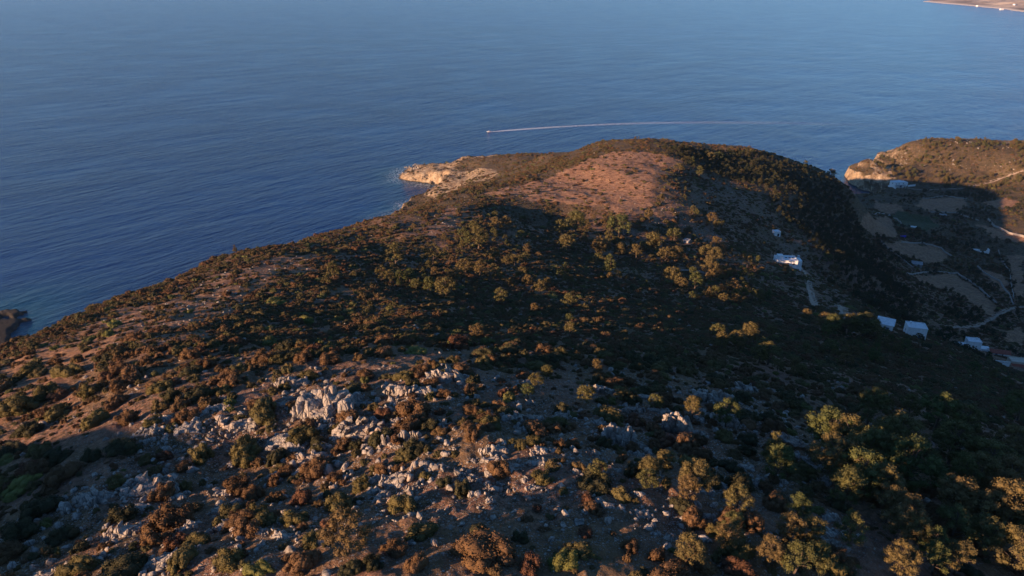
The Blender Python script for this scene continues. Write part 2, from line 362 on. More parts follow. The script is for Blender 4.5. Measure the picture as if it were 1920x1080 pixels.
def icos(n):
    t = (1+5**.5)/2
    V = [(-1, t, 0), (1, t, 0), (-1, -t, 0), (1, -t, 0), (0, -1, t), (0, 1, t), (0, -1, -t), (0, 1, -t), (t, 0, -1), (t, 0, 1), (-t, 0, -1), (-t, 0, 1)]
    F = [(0, 11, 5), (0, 5, 1), (0, 1, 7), (0, 7, 10), (0, 10, 11), (1, 5, 9), (5, 11, 4), (11, 10, 2), (10, 7, 6), (7, 1, 8), (3, 9, 4), (3, 4, 2), (3, 2, 6), (3, 6, 8), (3, 8, 9), (4, 9, 5), (2, 4, 11), (6, 2, 10), (8, 6, 7), (9, 8, 1)]
    V = [np.array(v)/np.linalg.norm(v) for v in V]
    for _ in range(n):
        cache = {}; F2 = []
        def mid(a, b):
            k = (min(a, b), max(a, b))
            if k not in cache:
                m = V[a]+V[b]; V.append(m/np.linalg.norm(m)); cache[k] = len(V)-1
            return cache[k]
        for a, b, c in F:
            ab, bc, ca = mid(a, b), mid(b, c), mid(c, a); F2 += [(a, ab, ca), (b, bc, ab), (c, ca, bc), (ab, bc, ca)]
        F = F2
    return np.array(V), np.array(F)
ICO = {n: icos(n) for n in (0, 1, 2, 3)}

def boulder(seed, sub=2, cuts=16, stretch=(1, 1, 1)):
    r = np.random.default_rng(seed); V, F = ICO[sub]; V = V.copy()
    for _ in range(cuts):
        n = r.normal(size=3); n /= np.linalg.norm(n); d = r.uniform(.5, .92)
        V -= np.outer(np.maximum(V@n-d, 0), n)
    V *= 1+.05*r.normal(size=(len(V), 1))
    return V*np.array(stretch), F

def cards(C, N, size, r, flat=.55):
    """little quads at C facing roughly along N"""
    n = len(C); N = N+r.normal(size=(n, 3))*flat; N /= np.linalg.norm(N, axis=1, keepdims=True)
    A = np.cross(N, r.normal(size=(n, 3))); A /= np.linalg.norm(A, axis=1, keepdims=True); B = np.cross(N, A)
    s = (size*r.uniform(.6, 1.4, (n, 1))); l = s*r.uniform(.55, 1.0, (n, 1))
    V = np.stack([C-A*s*.5, C-B*l*.5, C+A*s*.5, C+B*l*.5], 1).reshape(-1, 3)
    return V, np.arange(4*n).reshape(-1, 4)
def plant_mesh(name, lumps, per, leaf, r, mat, core=.80, flat=.6, down=-.35, jit=(.80, 1.16)):
    """lumps (n,4): centre and radius; leaves cover each lump, a small dense core sits inside"""
    Vs, Fq, Ft, base = [], [], [], 0
    iv, jf = ICO[1]
    for x, y, z, R in lumps:
        k = max(8, int(per*(R/lumps[:, 3].mean())**2))
        N = r.normal(size=(k*2, 3)); N /= np.linalg.norm(N, axis=1, keepdims=True); N = N[N[:, 2] > down][:k]
        C = np.array([x, y, z])+N*R*r.uniform(*jit, (len(N), 1))
        # skip leaves buried in other lumps
        d = np.sqrt(((C[:, None]-lumps[None, :, :3])**2).sum(-1))/lumps[None, :, 3]
        ok = (d > .72).all(1); C, N = C[ok], N[ok]
        if len(C):
            V, F = cards(C, N, leaf, r, flat); Vs.append(V); Fq.append(F+base); base += len(V)
        cv = iv*R*core*(1+.12*r.normal(size=(len(iv), 1)))+np.array([x, y, z]); Vs.append(cv); Ft.append(jf+base); base += len(cv)
    return np.concatenate(Vs), np.concatenate(Fq), np.concatenate(Ft)
def shrub_geo(seed, nl=14, per=70, leaf=.10, squash=.62, spread=.62):
    """unit shrub: about 1 wide (radius .5)"""
    r = np.random.default_rng(seed); L = []
    ex = r.uniform(.8, 1.2)
    for i in range(nl):
        a = r.uniform(0, 2*math.pi); q = spread*.5*math.sqrt(r.uniform(0, 1)); R = r.uniform(.11, .20)*(1.15-q)
        h = squash*(.72-(q/.5)**2*.45)*r.uniform(.55, 1.05)
        L.append((q*math.cos(a)*ex*1.15, q*math.sin(a)/ex*1.15, h-R*.3, R))
        if i % 2 == 0: L.append((q*math.cos(a)*1.2, q*math.sin(a)*1.2, h*.4, R*1.05))
    L.append((0, 0, squash*.28, .27))
    return plant_mesh('shrub', np.array(L), per, leaf, r, None)
def pine_geo(seed, form='round', per=60, leaf=.05):
    """unit pine, height 1, crown from about .2 up"""
    r = np.random.default_rng(seed); L = []; limbs = []
    if form == 'cone':
        k = 0
        for lev in np.linspace(.22, .9, 7):
            w = .27*(1.02-lev)**.75+.02; m = max(2, int(7*w/.27))
            for j in range(m):
                a = k*2.4+r.uniform(-.4, .4); k += 1; q = w*r.uniform(.6, 1.1)
                L.append((q*math.cos(a), q*math.sin(a), lev+r.uniform(-.03, .05)+q*.15, r.uniform(.05, .075)*(1.25-lev*.5)))
                limbs.append((lev-.05, L[-1]))
        for lev in np.linspace(.3, .97, 8): L.append((r.normal()*.015, r.normal()*.015, lev, .075*(1.2-lev)))
    else:
        n = {'round': 40, 'open': 30, 'broad': 50}[form]; W = {'round': .30, 'open': .30, 'broad': .42}[form]
        for i in range(n):
            a = r.uniform(0, 2*math.pi); t = r.uniform(0, 1); lev = .30+.60*t
            q = W*math.sqrt(max(0, 1-((t-.35)/.75)**2))*math.sqrt(r.uniform(.25, 1)); R = r.uniform(.045, .088)*(.85 if form == 'open' else 1)
            L.append((q*math.cos(a), q*math.sin(a), lev, R)); limbs.append((lev-.12, L[-1]))
        L.append((.02, 0, .93, .07)); L.append((0, .02, .6, .12))
    V, Fq, Ft = plant_mesh('pine', np.array(L), per, leaf, r, None, core=.62, flat=1.1, down=-.6, jit=(.62, 1.42))
    # trunk and limbs
    TV, TF = [], []; b = 0
    def tube(p0, p1, r0, r1, sides=6):
        nonlocal b
        p0 = np.array(p0); p1 = np.array(p1); d = p1-p0; d = d/np.linalg.norm(d); u = np.cross(d, [.3, .9, .2]); u /= np.linalg.norm(u); w = np.cross(d, u)
        an = np.arange(sides)*2*math.pi/sides; ring = np.outer(np.cos(an), u)+np.outer(np.sin(an), w)
        TV.extend([p0+ring*r0, p1+ring*r1]); i = np.arange(sides); j = (i+1) % sides
        TF.append(np.stack([b+i, b+j, b+sides+j, b+sides+i], 1)); b += 2*sides
    x = y = 0; pts = [(0, 0, -.06)]
    for t in (.18, .4, .62, .85): x += r.normal()*.012; y += r.normal()*.012; pts.append((x, y, t))
    rad = [.032, .026, .020, .013, .005]
    for i in range(4): tube(pts[i], pts[i+1], rad[i], rad[i+1])
    for lev, c in limbs[::2]: tube((0, 0, max(.12, lev-.06)), c[:3], .010, .004, 4)
    return (V, Fq, Ft), (np.concatenate(TV), np.concatenate(TF))

def gn_scatter(name, protos, P, R, S, K, mats, label, cat):
    """ONE object: prototype geometry plus loose points, instanced by geometry nodes.
    protos: list of (V, [F arrays], material index)"""
    Vs, Fs, kid, mi, b = [], [], [], [], 0
    for k, (V, FF, m) in enumerate(protos):
        Vs.append(V); kid.append(np.full(len(V), k)); 
        for q, F in enumerate(FF):
            Fs.append(F+b); mi.append(np.full(len(F), m[q] if isinstance(m, (list, tuple)) else m))
        b += len(V)
    Vs.append(P); kid.append(np.full(len(P), -1))
    V = np.concatenate(Vs); order = Fs
    me = new_mesh(name, V, Fs, mats, np.concatenate(mi))
    n0 = b; N = len(V)
    a = me.attributes.new('kid', 'INT', 'POINT'); a.data.foreach_set('value', np.concatenate(kid).astype(np.int32))
    for nm, arr in (('rot', R), ('scl', S)):
        a = me.attributes.new(nm, 'FLOAT_VECTOR', 'POINT'); full = np.zeros((N, 3), np.float32); full[n0:] = arr; a.data.foreach_set('vector', full.ravel())
    a = me.attributes.new('pick', 'INT', 'POINT'); full = np.zeros(N, np.int32); full[n0:] = K; a.data.foreach_set('value', full)
    o = obj(name, me); tag(o, label, cat, kind='stuff')
    g = bpy.data.node_groups.new(name+"_nodes", 'GeometryNodeTree')
    g.interface.new_socket('Geometry', in_out='INPUT', socket_type='NodeSocketGeometry'); g.interface.new_socket('Geometry', in_out='OUTPUT', socket_type='NodeSocketGeometry')
    n = g.nodes; gi = n.new('NodeGroupInput'); go = n.new('NodeGroupOutput')
    def attr(nm, dt):
        x = n.new('GeometryNodeInputNamedAttribute'); x.data_type = dt; x.inputs[0].default_value = nm; return x.outputs[0]
    def sep(v):
        c = n.new('FunctionNodeCompare'); c.data_type = 'INT'; c.operation = 'EQUAL'
        ii = [s for s in c.inputs if s.type == 'INT']; g.links.new(attr('kid', 'INT'), ii[0]); ii[1].default_value = v
        s = n.new('GeometryNodeSeparateGeometry'); s.domain = 'POINT'; g.links.new(gi.outputs[0], s.inputs[0]); g.links.new(c.outputs[0], s.inputs[1]); return s.outputs[0]
    g2i = n.new('GeometryNodeGeometryToInstance'); j = n.new('GeometryNodeJoinGeometry')
    for k in range(len(protos)):
        x = n.new('GeometryNodeGeometryToInstance'); g.links.new(sep(k), x.inputs[0]); g.links.new(x.outputs[0], j.inputs[0])
    iop = n.new('GeometryNodeInstanceOnPoints'); g.links.new(sep(-1), iop.inputs['Points']); g.links.new(j.outputs[0], iop.inputs['Instance'])
    iop.inputs['Pick Instance'].default_value = True; g.links.new(attr('pick', 'INT'), iop.inputs['Instance Index'])
    e = n.new('FunctionNodeEulerToRotation'); g.links.new(attr('rot', 'FLOAT_VECTOR'), e.inputs[0]); g.links.new(e.outputs[0], iop.inputs['Rotation'])
    g.links.new(attr('scl', 'FLOAT_VECTOR'), iop.inputs['Scale']); g.links.new(iop.outputs[0], go.inputs[0])
    md = o.modifiers.new('scatter', 'NODES'); md.node_group = g
    return o
# ------------------------------------------------ zones of the ground, given as polygons in the world
def poly(pts):  # polygon on the ground under these sight points
    return np.array([ground_hit(u, v)[:2] for u, v in pts])
def inside(px, py, P):
    r = np.zeros(np.shape(px), bool); n = len(P); j = n-1
    bx0, by0 = P.min(0)-1; bx1, by1 = P.max(0)+1
    m = (px > bx0) & (px < bx1) & (py > by0) & (py < by1)
    if not m.any(): return r
    x = px[m]; y = py[m]; q = np.zeros(x.shape, bool)
    for i in range(n):
        xi, yi = P[i]; xj, yj = P[j]
        q ^= ((yi > y) != (yj > y)) & (x < (xj-xi)*(y-yi)/(yj-yi+1e-12)+xi); j = i
    r[m] = q; return r
def zone(px, py, polys, wob=4.0, s=5):
    X = px+fbm(px/14, py/14, s, 3)*wob; Y = py+fbm(px/14+50, py/14, s+7, 3)*wob
    r = np.zeros(np.shape(px), bool)
    for P in polys: r |= inside(X, Y, P)
    return r
MEADOW = [poly([(920,372),(905,362),(1000,338),(1050,322),(1100,300),(1150,286),(1200,282),(1240,292),(1285,312),(1262,322),(1232,335),(1225,356),(1235,380),(1215,402),(1150,398),(1090,384),(1000,374)])]
SLOPE_EARTH = [poly([(760,440),(830,400),(900,395),(880,420),(800,450)]), poly([(380,520),(520,480),(600,480),(540,520),(400,590),(300,620),(150,720),(60,790),(0,830),(0,700),(200,600)])]
PALE = [poly([(1230,385),(1290,395),(1340,430),(1370,455),(1330,455),(1290,430),(1240,440),(1200,430)]), poly([(1460,445),(1500,460),(1530,500),(1560,540),(1600,560),(1580,600),(1530,560),(1490,520),(1450,480)]), poly([(1340,340),(1420,360),(1450,400),(1440,410),(1370,385),(1300,370)])]
FIELDS = [poly([(1730,372),(1800,370),(1815,385),(1790,398),(1740,396),(1715,385)]), poly([(1640,375),(1690,385),(1700,400),(1660,400),(1640,390)]), poly([(1620,400),(1660,405),(1680,430),(1685,445),(1640,440),(1615,425)]),
          poly([(1650,455),(1680,450),(1720,455),(1730,485),(1700,485),(1670,470)]), poly([(1710,460),(1750,458),(1780,475),(1770,490),(1730,495),(1720,480)]), poly([(1705,515),(1790,513),(1830,540),(1870,575),(1860,600),(1830,575),(1780,545),(1740,535)]),
          poly([(1840,505),(1880,515),(1900,560),(1870,545)]), poly([(1890,480),(1920,480),(1925,560),(1905,555)]), poly([(1830,420),(1880,430),(1920,440),(1920,452),(1860,445)]), poly([(1840,380),(1880,370),(1910,380),(1880,395)]), poly([(1885,620),(1920,610),(1925,650),(1890,640)])]
GREENF = [poly([(1690,395),(1740,405),(1775,425),(1740,432),(1680,425),(1665,405)])]
STONY = [poly([(500,690),(640,690),(850,660),(1000,680),(1250,700),(1400,700),(1500,800),(1450,900),(1500,1080),(300,1080),(0,1080),(100,900),(250,850),(350,760)])]
ROADS = [([(1760,611),(1800,613),(1835,610),(1862,594),(1890,580),(1925,574)], 1.6), ([(1488,478),(1500,500),(1516,530),(1524,560),(1530,575)], 1.7), ([(1700,352),(1740,356),(1790,354),(1840,345),(1880,332),(1925,318)], 1.8), ([(1580,575),(1585,600)], 2.0)]
def road_pts(uv):
    w = np.array([ground_hit(u, v)[:2] for u, v in uv]); out = []
    for i in range(len(w)-1):
        k = max(2, int(np.hypot(*(w[i+1]-w[i]))/2.0))
        for t in np.linspace(0, 1, k, endpoint=False): out.append(w[i]*(1-t)+w[i+1]*t)
    out.append(w[-1]); return np.array(out)
ROADP = [(road_pts(uv), w) for uv, w in ROADS]
def road_dist(x, y):
    d = np.full(np.shape(x), 1e9)
    for P, w in ROADP:
        for p in P[::2]: d = np.minimum(d, np.hypot(x-p[0], y-p[1])-w)
    return d

ROCKY = [poly([(750,337),(765,312),(800,300),(860,289),(930,286),(935,292),(870,298),(850,310),(862,322),(930,317),(935,326),(905,340),(860,350),(842,372),(815,372)]), poly([(1600,300),(1635,284),(1680,270),(1672,282),(1650,298),(1668,318),(1680,338),(1640,342)]), poly([(1880,264),(1925,262),(1925,268),(1885,269)])]
# ------------------------------------------------ terrain sheet: fine where the photograph looks, coarse elsewhere
ang = np.concatenate([np.radians(np.arange(-180, -50, 3.0)), np.radians(np.linspace(-50, 50, 1150)), np.radians(np.arange(53, 180, 3.0))])
rad = np.exp(np.linspace(math.log(14), math.log(1350), 950))
A_, R_ = np.meshgrid(ang, rad); TX = R_*np.sin(A_); TY = R_*np.cos(A_)
TZ = height(TX, TY)
na, nr = len(ang), len(rad)
V = np.stack([TX.ravel(), TY.ravel(), TZ.ravel()], 1)
i = np.arange(na); j = (i+1) % na
rr = np.arange(nr-1)[:, None]
F = np.stack([rr*na+i, rr*na+j, (rr+1)*na+j, (rr+1)*na+i], -1).reshape(-1, 4)
keep = (V[F, 2] > -5).any(1); F = F[keep]
V = np.concatenate([V, [[0, 0, float(height(0., 0.))]]]); c = len(V)-1
F3 = np.stack([np.full(na, c), j, i], 1)
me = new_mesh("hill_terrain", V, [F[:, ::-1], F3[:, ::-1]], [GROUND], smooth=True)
zx, zy = V[:, 0], V[:, 1]
zc = np.zeros((len(V), 4), np.float32); zc[:, 3] = 1
mz = zone(zx, zy, MEADOW, 14); fz = zone(zx, zy, FIELDS, 3)
zc[:, 0] = np.where(mz | fz, 1.0, np.where(zone(zx, zy, SLOPE_EARTH, 12), .6, 0))
zc[:, 0] *= np.where(fz, .75, 1)
zc[:, 2] = zone(zx, zy, GREENF, 2)
zc[:, 1] = np.where(zone(zx, zy, STONY, 10), .95, np.where(zone(zx, zy, PALE, 6), 1.0, .25))
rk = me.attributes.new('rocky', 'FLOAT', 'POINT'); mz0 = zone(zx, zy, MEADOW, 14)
rock_shade_v = zone(zx, zy, ROCKY, 8).astype(np.float32); rock_shade_v[zx < -340] = -1; rk.data.foreach_set('value', rock_shade_v)  # negative values mark the shore where shade is painted in
hv = (np.maximum(sstep(480, 540, zy+20*fbm(zx/30, zy/30, 2, 3)), sstep(370, 400, zy)*sstep(60, 20, zx))*(1-.8*mz0)*(1-zone(zx, zy, FIELDS+GREENF, 3))).astype(np.float32); hv[zx < -340] = 1
ha_ = me.attributes.new('heath', 'FLOAT', 'POINT'); ha_.data.foreach_set('value', hv)
ca = me.attributes.new('zone', 'FLOAT_COLOR', 'POINT'); ca.data.foreach_set('color', zc.ravel())
tag(obj("hill_terrain", me), 'scrub covered limestone hill dropping to the sea', kind='structure')

# ------------------------------------------------ sea: one sheet to the horizon
def axis(a, b, st, far):
    core = np.arange(a, b+st, st); k = 34
    lo = a-np.geomspace(st*1.5, far, k)[::-1]; hi = b+np.geomspace(st*1.5, far, k); return np.concatenate([lo, core, hi])
sx = axis(-450, 750, 6, 70000); sy = axis(0, 1250, 6, 70000)
SX, SY = np.meshgrid(sx, sy); inr = (np.abs(SX) < 1200) & (SY < 1500) & (SY > -400)
bh = np.full(SX.shape, -30.0); bh[inr] = base_h(SX[inr], SY[inr])
V = np.stack([SX.ravel(), SY.ravel(), np.zeros(SX.size)], 1); nx_ = len(sx)
ii, jj = np.meshgrid(np.arange(nx_-1), np.arange(len(sy)-1)); a0 = (jj*nx_+ii).ravel()
me = new_mesh("sea", V, np.stack([a0, a0+1, a0+nx_+1, a0+nx_], 1), [SEA])
at = me.attributes.new('shallow', 'FLOAT', 'POINT'); at.data.foreach_set('value', sstep(-15, 1, bh).ravel().astype(np.float32))
at = me.attributes.new('surf', 'FLOAT', 'POINT'); hs = np.full(SX.shape, -30.0); hs[inr] = height(SX[inr], SY[inr]); at.data.foreach_set('value', (sstep(-9, -2, hs)*(SX > -300)*(SX < 300)*.7).ravel().astype(np.float32))
tag(obj("sea", me), 'deep blue open sea with fine ripples', kind='structure')

# roads: draped ribbons just above the ground
for P, w in ROADP:
    T = np.gradient(P, axis=0); T /= np.linalg.norm(T, axis=1, keepdims=True)+1e-9; Nn = np.stack([-T[:, 1], T[:, 0]], 1)
    ww = w*(1+.25*fbm(P[:, 0]/5, P[:, 1]/5, 3, 2))[:, None]
    cols_ = [P+Nn*ww*k for k in (-1, -.5, 0, .5, 1)]
    V = np.concatenate([np.c_[q, height(q[:, 0], q[:, 1])+(.22 if abs(k) < 2 else 0)] for k, q in enumerate(cols_)])
    m_ = len(P); q = np.arange(m_-1)
    F = np.concatenate([np.stack([k*m_+q, k*m_+q+1, (k+1)*m_+q+1, (k+1)*m_+q], 1) for k in range(4)])
    tag(obj("dirt_track", new_mesh("dirt_track", V, F[:, ::-1], [DIRT], smooth=True)), 'pale dirt track across the hillside', kind='structure')

# far coast beyond the water, upper right
fx = np.linspace(3300, 9000, 260); fy = np.linspace(3600, 10500, 260); FX, FY = np.meshgrid(fx, fy)
# shoreline runs from (4130, 6900) down to (3900, 4900)... land lies to the right of it
sh = np.interp(FY, [3600, 4300, 4800, 5240, 5600, 6100, 6700, 7120, 7500, 9000], [3800, 3650, 3570, 3606, 3700, 3792, 3860, 3910, 4300, 7000])
dd = FX-sh+fbm(FX/300, FY/300, 4, 3)*30
FZ = np.where(dd > 0, 3+dd*.05+sstep(0, 1200, dd)*(120+220*fbm(FX/700, FY/700, 8, 5))+30*np.abs(fbm(FX/200, FY/200, 12, 3))*sstep(0, 200, dd), -8)
V = np.stack([FX.ravel(), FY.ravel(), FZ.ravel()], 1); a0 = (np.arange(259)[:, None]*260+np.arange(259)).ravel()
s = NT("far_land"); p = s.pos()
n_ = s.noise(s.mapping(p, (1, .45, 1), (0, 0, .5)), .006, 7, .65)
fz_ = s.n("ShaderNodeSeparateXYZ"); s.link(p, fz_.inputs[0])
cc = s.ramp(n_, [(.3, (.10, .085, .06)), (.45, (.28, .22, .16)), (.58, (.44, .36, .27)), (.75, (.58, .50, .38))])
cc = s.mix(s.ramp(s.math('DIVIDE', fz_.outputs[2], 40), [(.12, 1), (.2, 0)]), cc, (.5, .45, .38))
s.bsdf(cc, .95, .1)
tag(obj("far_coast_hills", new_mesh("far_coast_hills", V, np.stack([a0, a0+1, a0+261, a0+260], 1), [s.m], smooth=True)), 'pinkish dry hills on the far shore', kind='structure')
# ------------------------------------------------ labels: say which one, by what stands nearest in view
MARKS = [  # name, sight point of the landmark
 ('the tallest pale rock outcrop', 610, 735), ('the white rock cluster uphill', 545, 705), ('the split grey outcrop at the brow', 755, 718),
 ('the sunlit rock heap on the brow', 838, 685), ('the twin upright boulders', 830, 782), ('the pale block beside a rust shrub', 962, 772),
 ('the tall shaded crag', 1268, 775), ('the farthest dark crag', 1340, 735), ('the shaded grey rock mound', 1160, 800),
 ('the biggest round bush', 907, 1017), ('the lowest yellow green bush', 1063, 1033), ('the yellow green bush on the brow', 780, 650),
 ('the diagonal pine row', 1650, 930), ('the top of the pine row', 1590, 850), ('the lone sunlit pine', 1625, 773),
 ('the short diagonal pine pair', 1500, 990), ('the flat roofed white villa', 1475, 490), ('the small white hut with a dark door', 1455, 437),
 ('the white gable wall', 1287, 452), ('the orange dry meadow', 1120, 340), ('the cliffside meadow corner', 935, 370), ('the ochre sea cliffs', 880, 330),
 ('the white rock tip in the sea', 790, 320), ('the cove house', 1685, 345), ('the square white house', 1713, 625), ('the arcaded white house', 1820, 650),
 ('the red roofed house', 1905, 690), ('the white ruin', 1840, 470), ('the upper end of the dirt track', 1500, 500), ('the far cape', 1760, 270),
 ('the shaded valley fields', 1780, 480), ('the green field', 1720, 412), ('the left slope above the sea', 120, 640), ('the slope under the skyline', 330, 560),
 ('the bare reddish slope patch', 830, 420), ('the bright green bushes', 550, 600), ('the bottom left shaded hollow', 120, 960), ('the shaded rocks in the hollow', 270, 910),
 ('the sunlit gravel strip', 760, 950), ('the rocky bottom edge', 600, 1050), ('the dark bare hollow', 1040, 430), ('the dark slope below the brow', 1150, 640),
 ('the sunlit brown ledge at the left', 130, 810), ('the round topped shrub wood', 470, 640), ('the bushy saddle behind the brow', 700, 600), ('the last skyline trees', 1570, 330),
 ('the forested summit', 1400, 300), ('the forest flank', 1530, 400), ('the stony clearing', 1290, 415), ('the lower right pine grove', 1830, 960), ('the shaded right slope', 1800, 760),
]
ORD = ['nearest', 'second nearest', 'third nearest', 'fourth nearest', 'fifth nearest', 'sixth nearest', 'seventh nearest', 'eighth nearest', 'ninth nearest', 'tenth nearest',
       'eleventh nearest', 'twelfth nearest', 'thirteenth nearest', 'fourteenth nearest', 'fifteenth nearest', 'sixteenth nearest', 'seventeenth nearest', 'eighteenth nearest', 'nineteenth nearest', 'twentieth nearest']
def label_all(items, noun):
    """items: (object, u, v, look words). Each gets: look, noun, how near to, side of, landmark"""
    g = {}
    for o, u, v, look in items:
        d = [math.hypot(u-m[1], (v-m[2])*1.3) for m in MARKS]; k = int(np.argmin(d)); m = MARKS[k]
        du, dv = u-m[1], v-m[2]
        side = ('right of' if du > 0 else 'left of') if abs(du) > abs(dv)*1.2 else ('below' if dv > 0 else 'above')
        g.setdefault((look, side, k), []).append((d[k], o))
    for (look, side, k), L in g.items():
        L.sort(key=lambda t: t[0])
        for q, (d, o) in enumerate(L):
            if len(L) == 1: o['label'] = f"{look} {noun} {side} {MARKS[k][0]}"
            else: o['label'] = f"{look} {noun} {ORD[min(q, 19)]} {side} {MARKS[k][0]}"

def size_m(px, u, v):
    x, y, z = ground_hit(u, v); d = math.sqrt(x*x+y*y+(250-z)**2); return px*d/FPX, (x, y, z), d

# ------------------------------------------------ limestone outcrops: (u, v, width px, height px, blades, label)
OUTC = [
 (612,742,120,80,26,'tallest pale limestone outcrop of upright sunlit blades on the brow'),(548,708,56,34,14,'small white rock cluster uphill of the tallest outcrop'),
 (672,785,86,56,20,'cracked pale outcrop just downhill of the tallest one'),(750,720,56,48,14,'split grey outcrop with a shaded right half at the brow'),
 (838,690,64,50,18,'sunlit rock heap topmost on the brow under a yellow green bush'),(795,725,46,30,9,'short row of pale blocks between two brown bushes on the brow'),
 (828,785,34,38,5,'pair of upright grey boulders beside a wide brown bush'),(768,806,44,50,9,'tall thin sunlit rock blades under a wide brown bush'),
 (724,818,40,40,8,'low rounded outcrop left of the thin rock blades'),(960,772,50,36,8,'pale squarish rock beside a tall rust coloured shrub'),
 (977,797,22,34,3,'single pale pointed rock below the squarish rock'),(1268,775,46,90,20,'tall shaded grey crag on the dark slope'),
 (1340,732,70,56,18,'dark crag farthest right along the brow'),(1362,778,60,40,13,'dark row of tilted slabs under the farthest crag'),
 (1160,800,60,70,18,'shaded grey rock mound with one sunlit tooth'),(1128,722,52,34,10,'pale grey outcrop on the shaded brow between dark bushes'),
 (1055,772,34,30,7,'small outcrop with sunlit top right of the pointed rock'),(545,815,80,34,14,'line of white boulders stepping down below the tallest outcrop'),
 (585,850,60,32,10,'sunlit boulders below the stepping line of white rocks'),(275,905,90,40,16,'large slabby shaded outcrop in the left hollow'),(170,925,66,46,14,'crumbled grey outcrop in the shaded left hollow'),
 (235,985,60,36,10,'low grey outcrop deepest in the shaded left hollow'),(350,985,34,22,5,'striped tilted rocks on the sunlit earth at lower left'),(925,835,56,30,9,'scattered pale blocks right of a dark juniper'),
 (1190,760,40,30,7,'low broken grey rocks on the dark brow'),(1400,720,40,24,6,'small dim outcrop on the dark slope right of the farthest crag'),(745,885,60,40,12,'broken pale rock face above the gravel strip'),
 (640,890,40,24,7,'low broken rocks left of the gravel strip'),(1480,815,60,30,9,'dim stony outcrop above the short pine pair'),(920,908,18,30,2,'single pale standing stone under a round bush'),
 (1010,860,40,24,6,'dim broken ledge under brown shrubs in the middle of the slope'),(455,790,70,26,10,'sunlit band of small white rocks between olive bushes'),
 (350,800,60,22,8,'low white rocks on the ledge at the left'),(300,1045,70,34,10,'grey rocks near the bottom left corner'),(90,1070,60,28,7,'dim slabs at the very bottom left'),
]
OCHRE = mk_rock('cliff_limestone', .8, (1.1, .92, .68))
def outcrop_mesh(w, h, n, seed):
    r = np.random.default_rng(seed); Vs, Fs, b = [], [], 0
    lean = r.normal(size=2)*.22+np.array([-.1, .12])
    for k in range(n*2):
        small = k >= n
        u = r.uniform(-.5, .5); hh = h*(1-1.3*u*u)*r.uniform(.55, 1.0)*(.45 if small else .82); ww = max(w*(.22 if not small else .13), hh*.38)*r.uniform(.6, 1.35)
        V, F = boulder(seed*100+k, 2, 15, (1, .85, 1)); V[:, 2] = np.minimum(V[:, 2], r.uniform(.5, .8))
        th = r.uniform(0, math.pi); c, s_ = math.cos(th), math.sin(th)
        V = V*np.array([ww*.5, ww*.46, hh*.62]); V = np.c_[V[:, 0]*c-V[:, 1]*s_, V[:, 0]*s_+V[:, 1]*c, V[:, 2]]
        V[:, :2] += V[:, 2:3]*(lean+r.normal(size=2)*.1)
        q = np.clip(r.normal()*.12, -.25, .25)*w if not small else np.clip(r.normal()*.2, -.4, .4)*w
        V += np.array([u*w, q-abs(u)*w*.1, hh*.20]); Vs.append(V); Fs.append(F+b); b += len(V)
    V, F = boulder(seed*7, 3, 14); Vs.append(V*np.array([w*.56, w*.30, h*.30])); Fs.append(F+b)
    V = np.concatenate(Vs)
    nn = fbm(V[:, 0]*2.2+seed, V[:, 1]*2.2+V[:, 2]*1.3, 3, 3); V = V+np.c_[nn, nn*.6, nn*.5]*w*.02
    return V, np.concatenate(Fs)
OUTP = []
for q in range(95):
    u = rng.uniform(250, 1560); v = rng.uniform(700, 1030)
    if fbm(np.array(u/120.), np.array(v/70.), 66, 2) > -.25: OUTC.append((u, v, rng.uniform(14, 46), rng.uniform(10, 30), int(rng.integers(4, 10)), None))
extra = []
for k, (u, v, w, h, n, lab) in enumerate(OUTC):
    wm, (x, y, z), d = size_m(w, u, v+h*.35); hm = h*d/FPX*.95
    V, F = outcrop_mesh(wm, hm, n, 11+k)
    zz = float(height(x, y)); V[:, 2] += height(V[:, 0]+x, V[:, 1]+y)*.85+zz*.15-zz
    o = obj("rock_outcrop", new_mesh("rock_outcrop", V, F, [ROCK]), loc=(x, y, zz))
    tag(o, lab, 'rock outcrop', 'limestone outcrops on the hill')
    if lab is None: extra.append((o, u, v, 'wide low' if w > 32 else 'small low'))
    OUTP.append((x, y, max(wm*.5, .5)))
OUTP = np.array(OUTP); label_all(extra, 'pale outcrop')
# rocks at the tip of the cape and awash in the sea
for (u, v, w, h, lab) in [(762,330,16,5,'low white rock awash off the cape, farthest out'),(752,328,9,4,'tiny white sea rock leftmost off the cape'),(808,334,9,5,'small dark rock in the bay under the cape'),
                          (764,314,14,6,'dark sea rock off the back of the cape'),(781,326,22,12,'rounded white rock mass at the very tip of the cape'),(800,328,24,14,'rounded pale rock knob beside the cape tip'),
                          (822,322,26,14,'pale rock knob halfway along the cape shore'),(783,311,18,9,'jagged rock on the seaward side of the cape')]:
    x, y, z = world_at(u, v, 250/math.tan(PITCH-math.atan((540-v)/FPX))); d = math.hypot(x, y); wm = w*d/FPX
    V, F = outcrop_mesh(wm, h*d/FPX*1.2, 7, 500+u); zb = float(max(0, height(x, y))); V[:, 2] -= .5
    tag(obj("sea_rock", new_mesh("sea_rock", V, F, [ROCK]), loc=(x, y, min(zb, 6))), lab, 'sea rock', 'rocks at the tip of the cape')

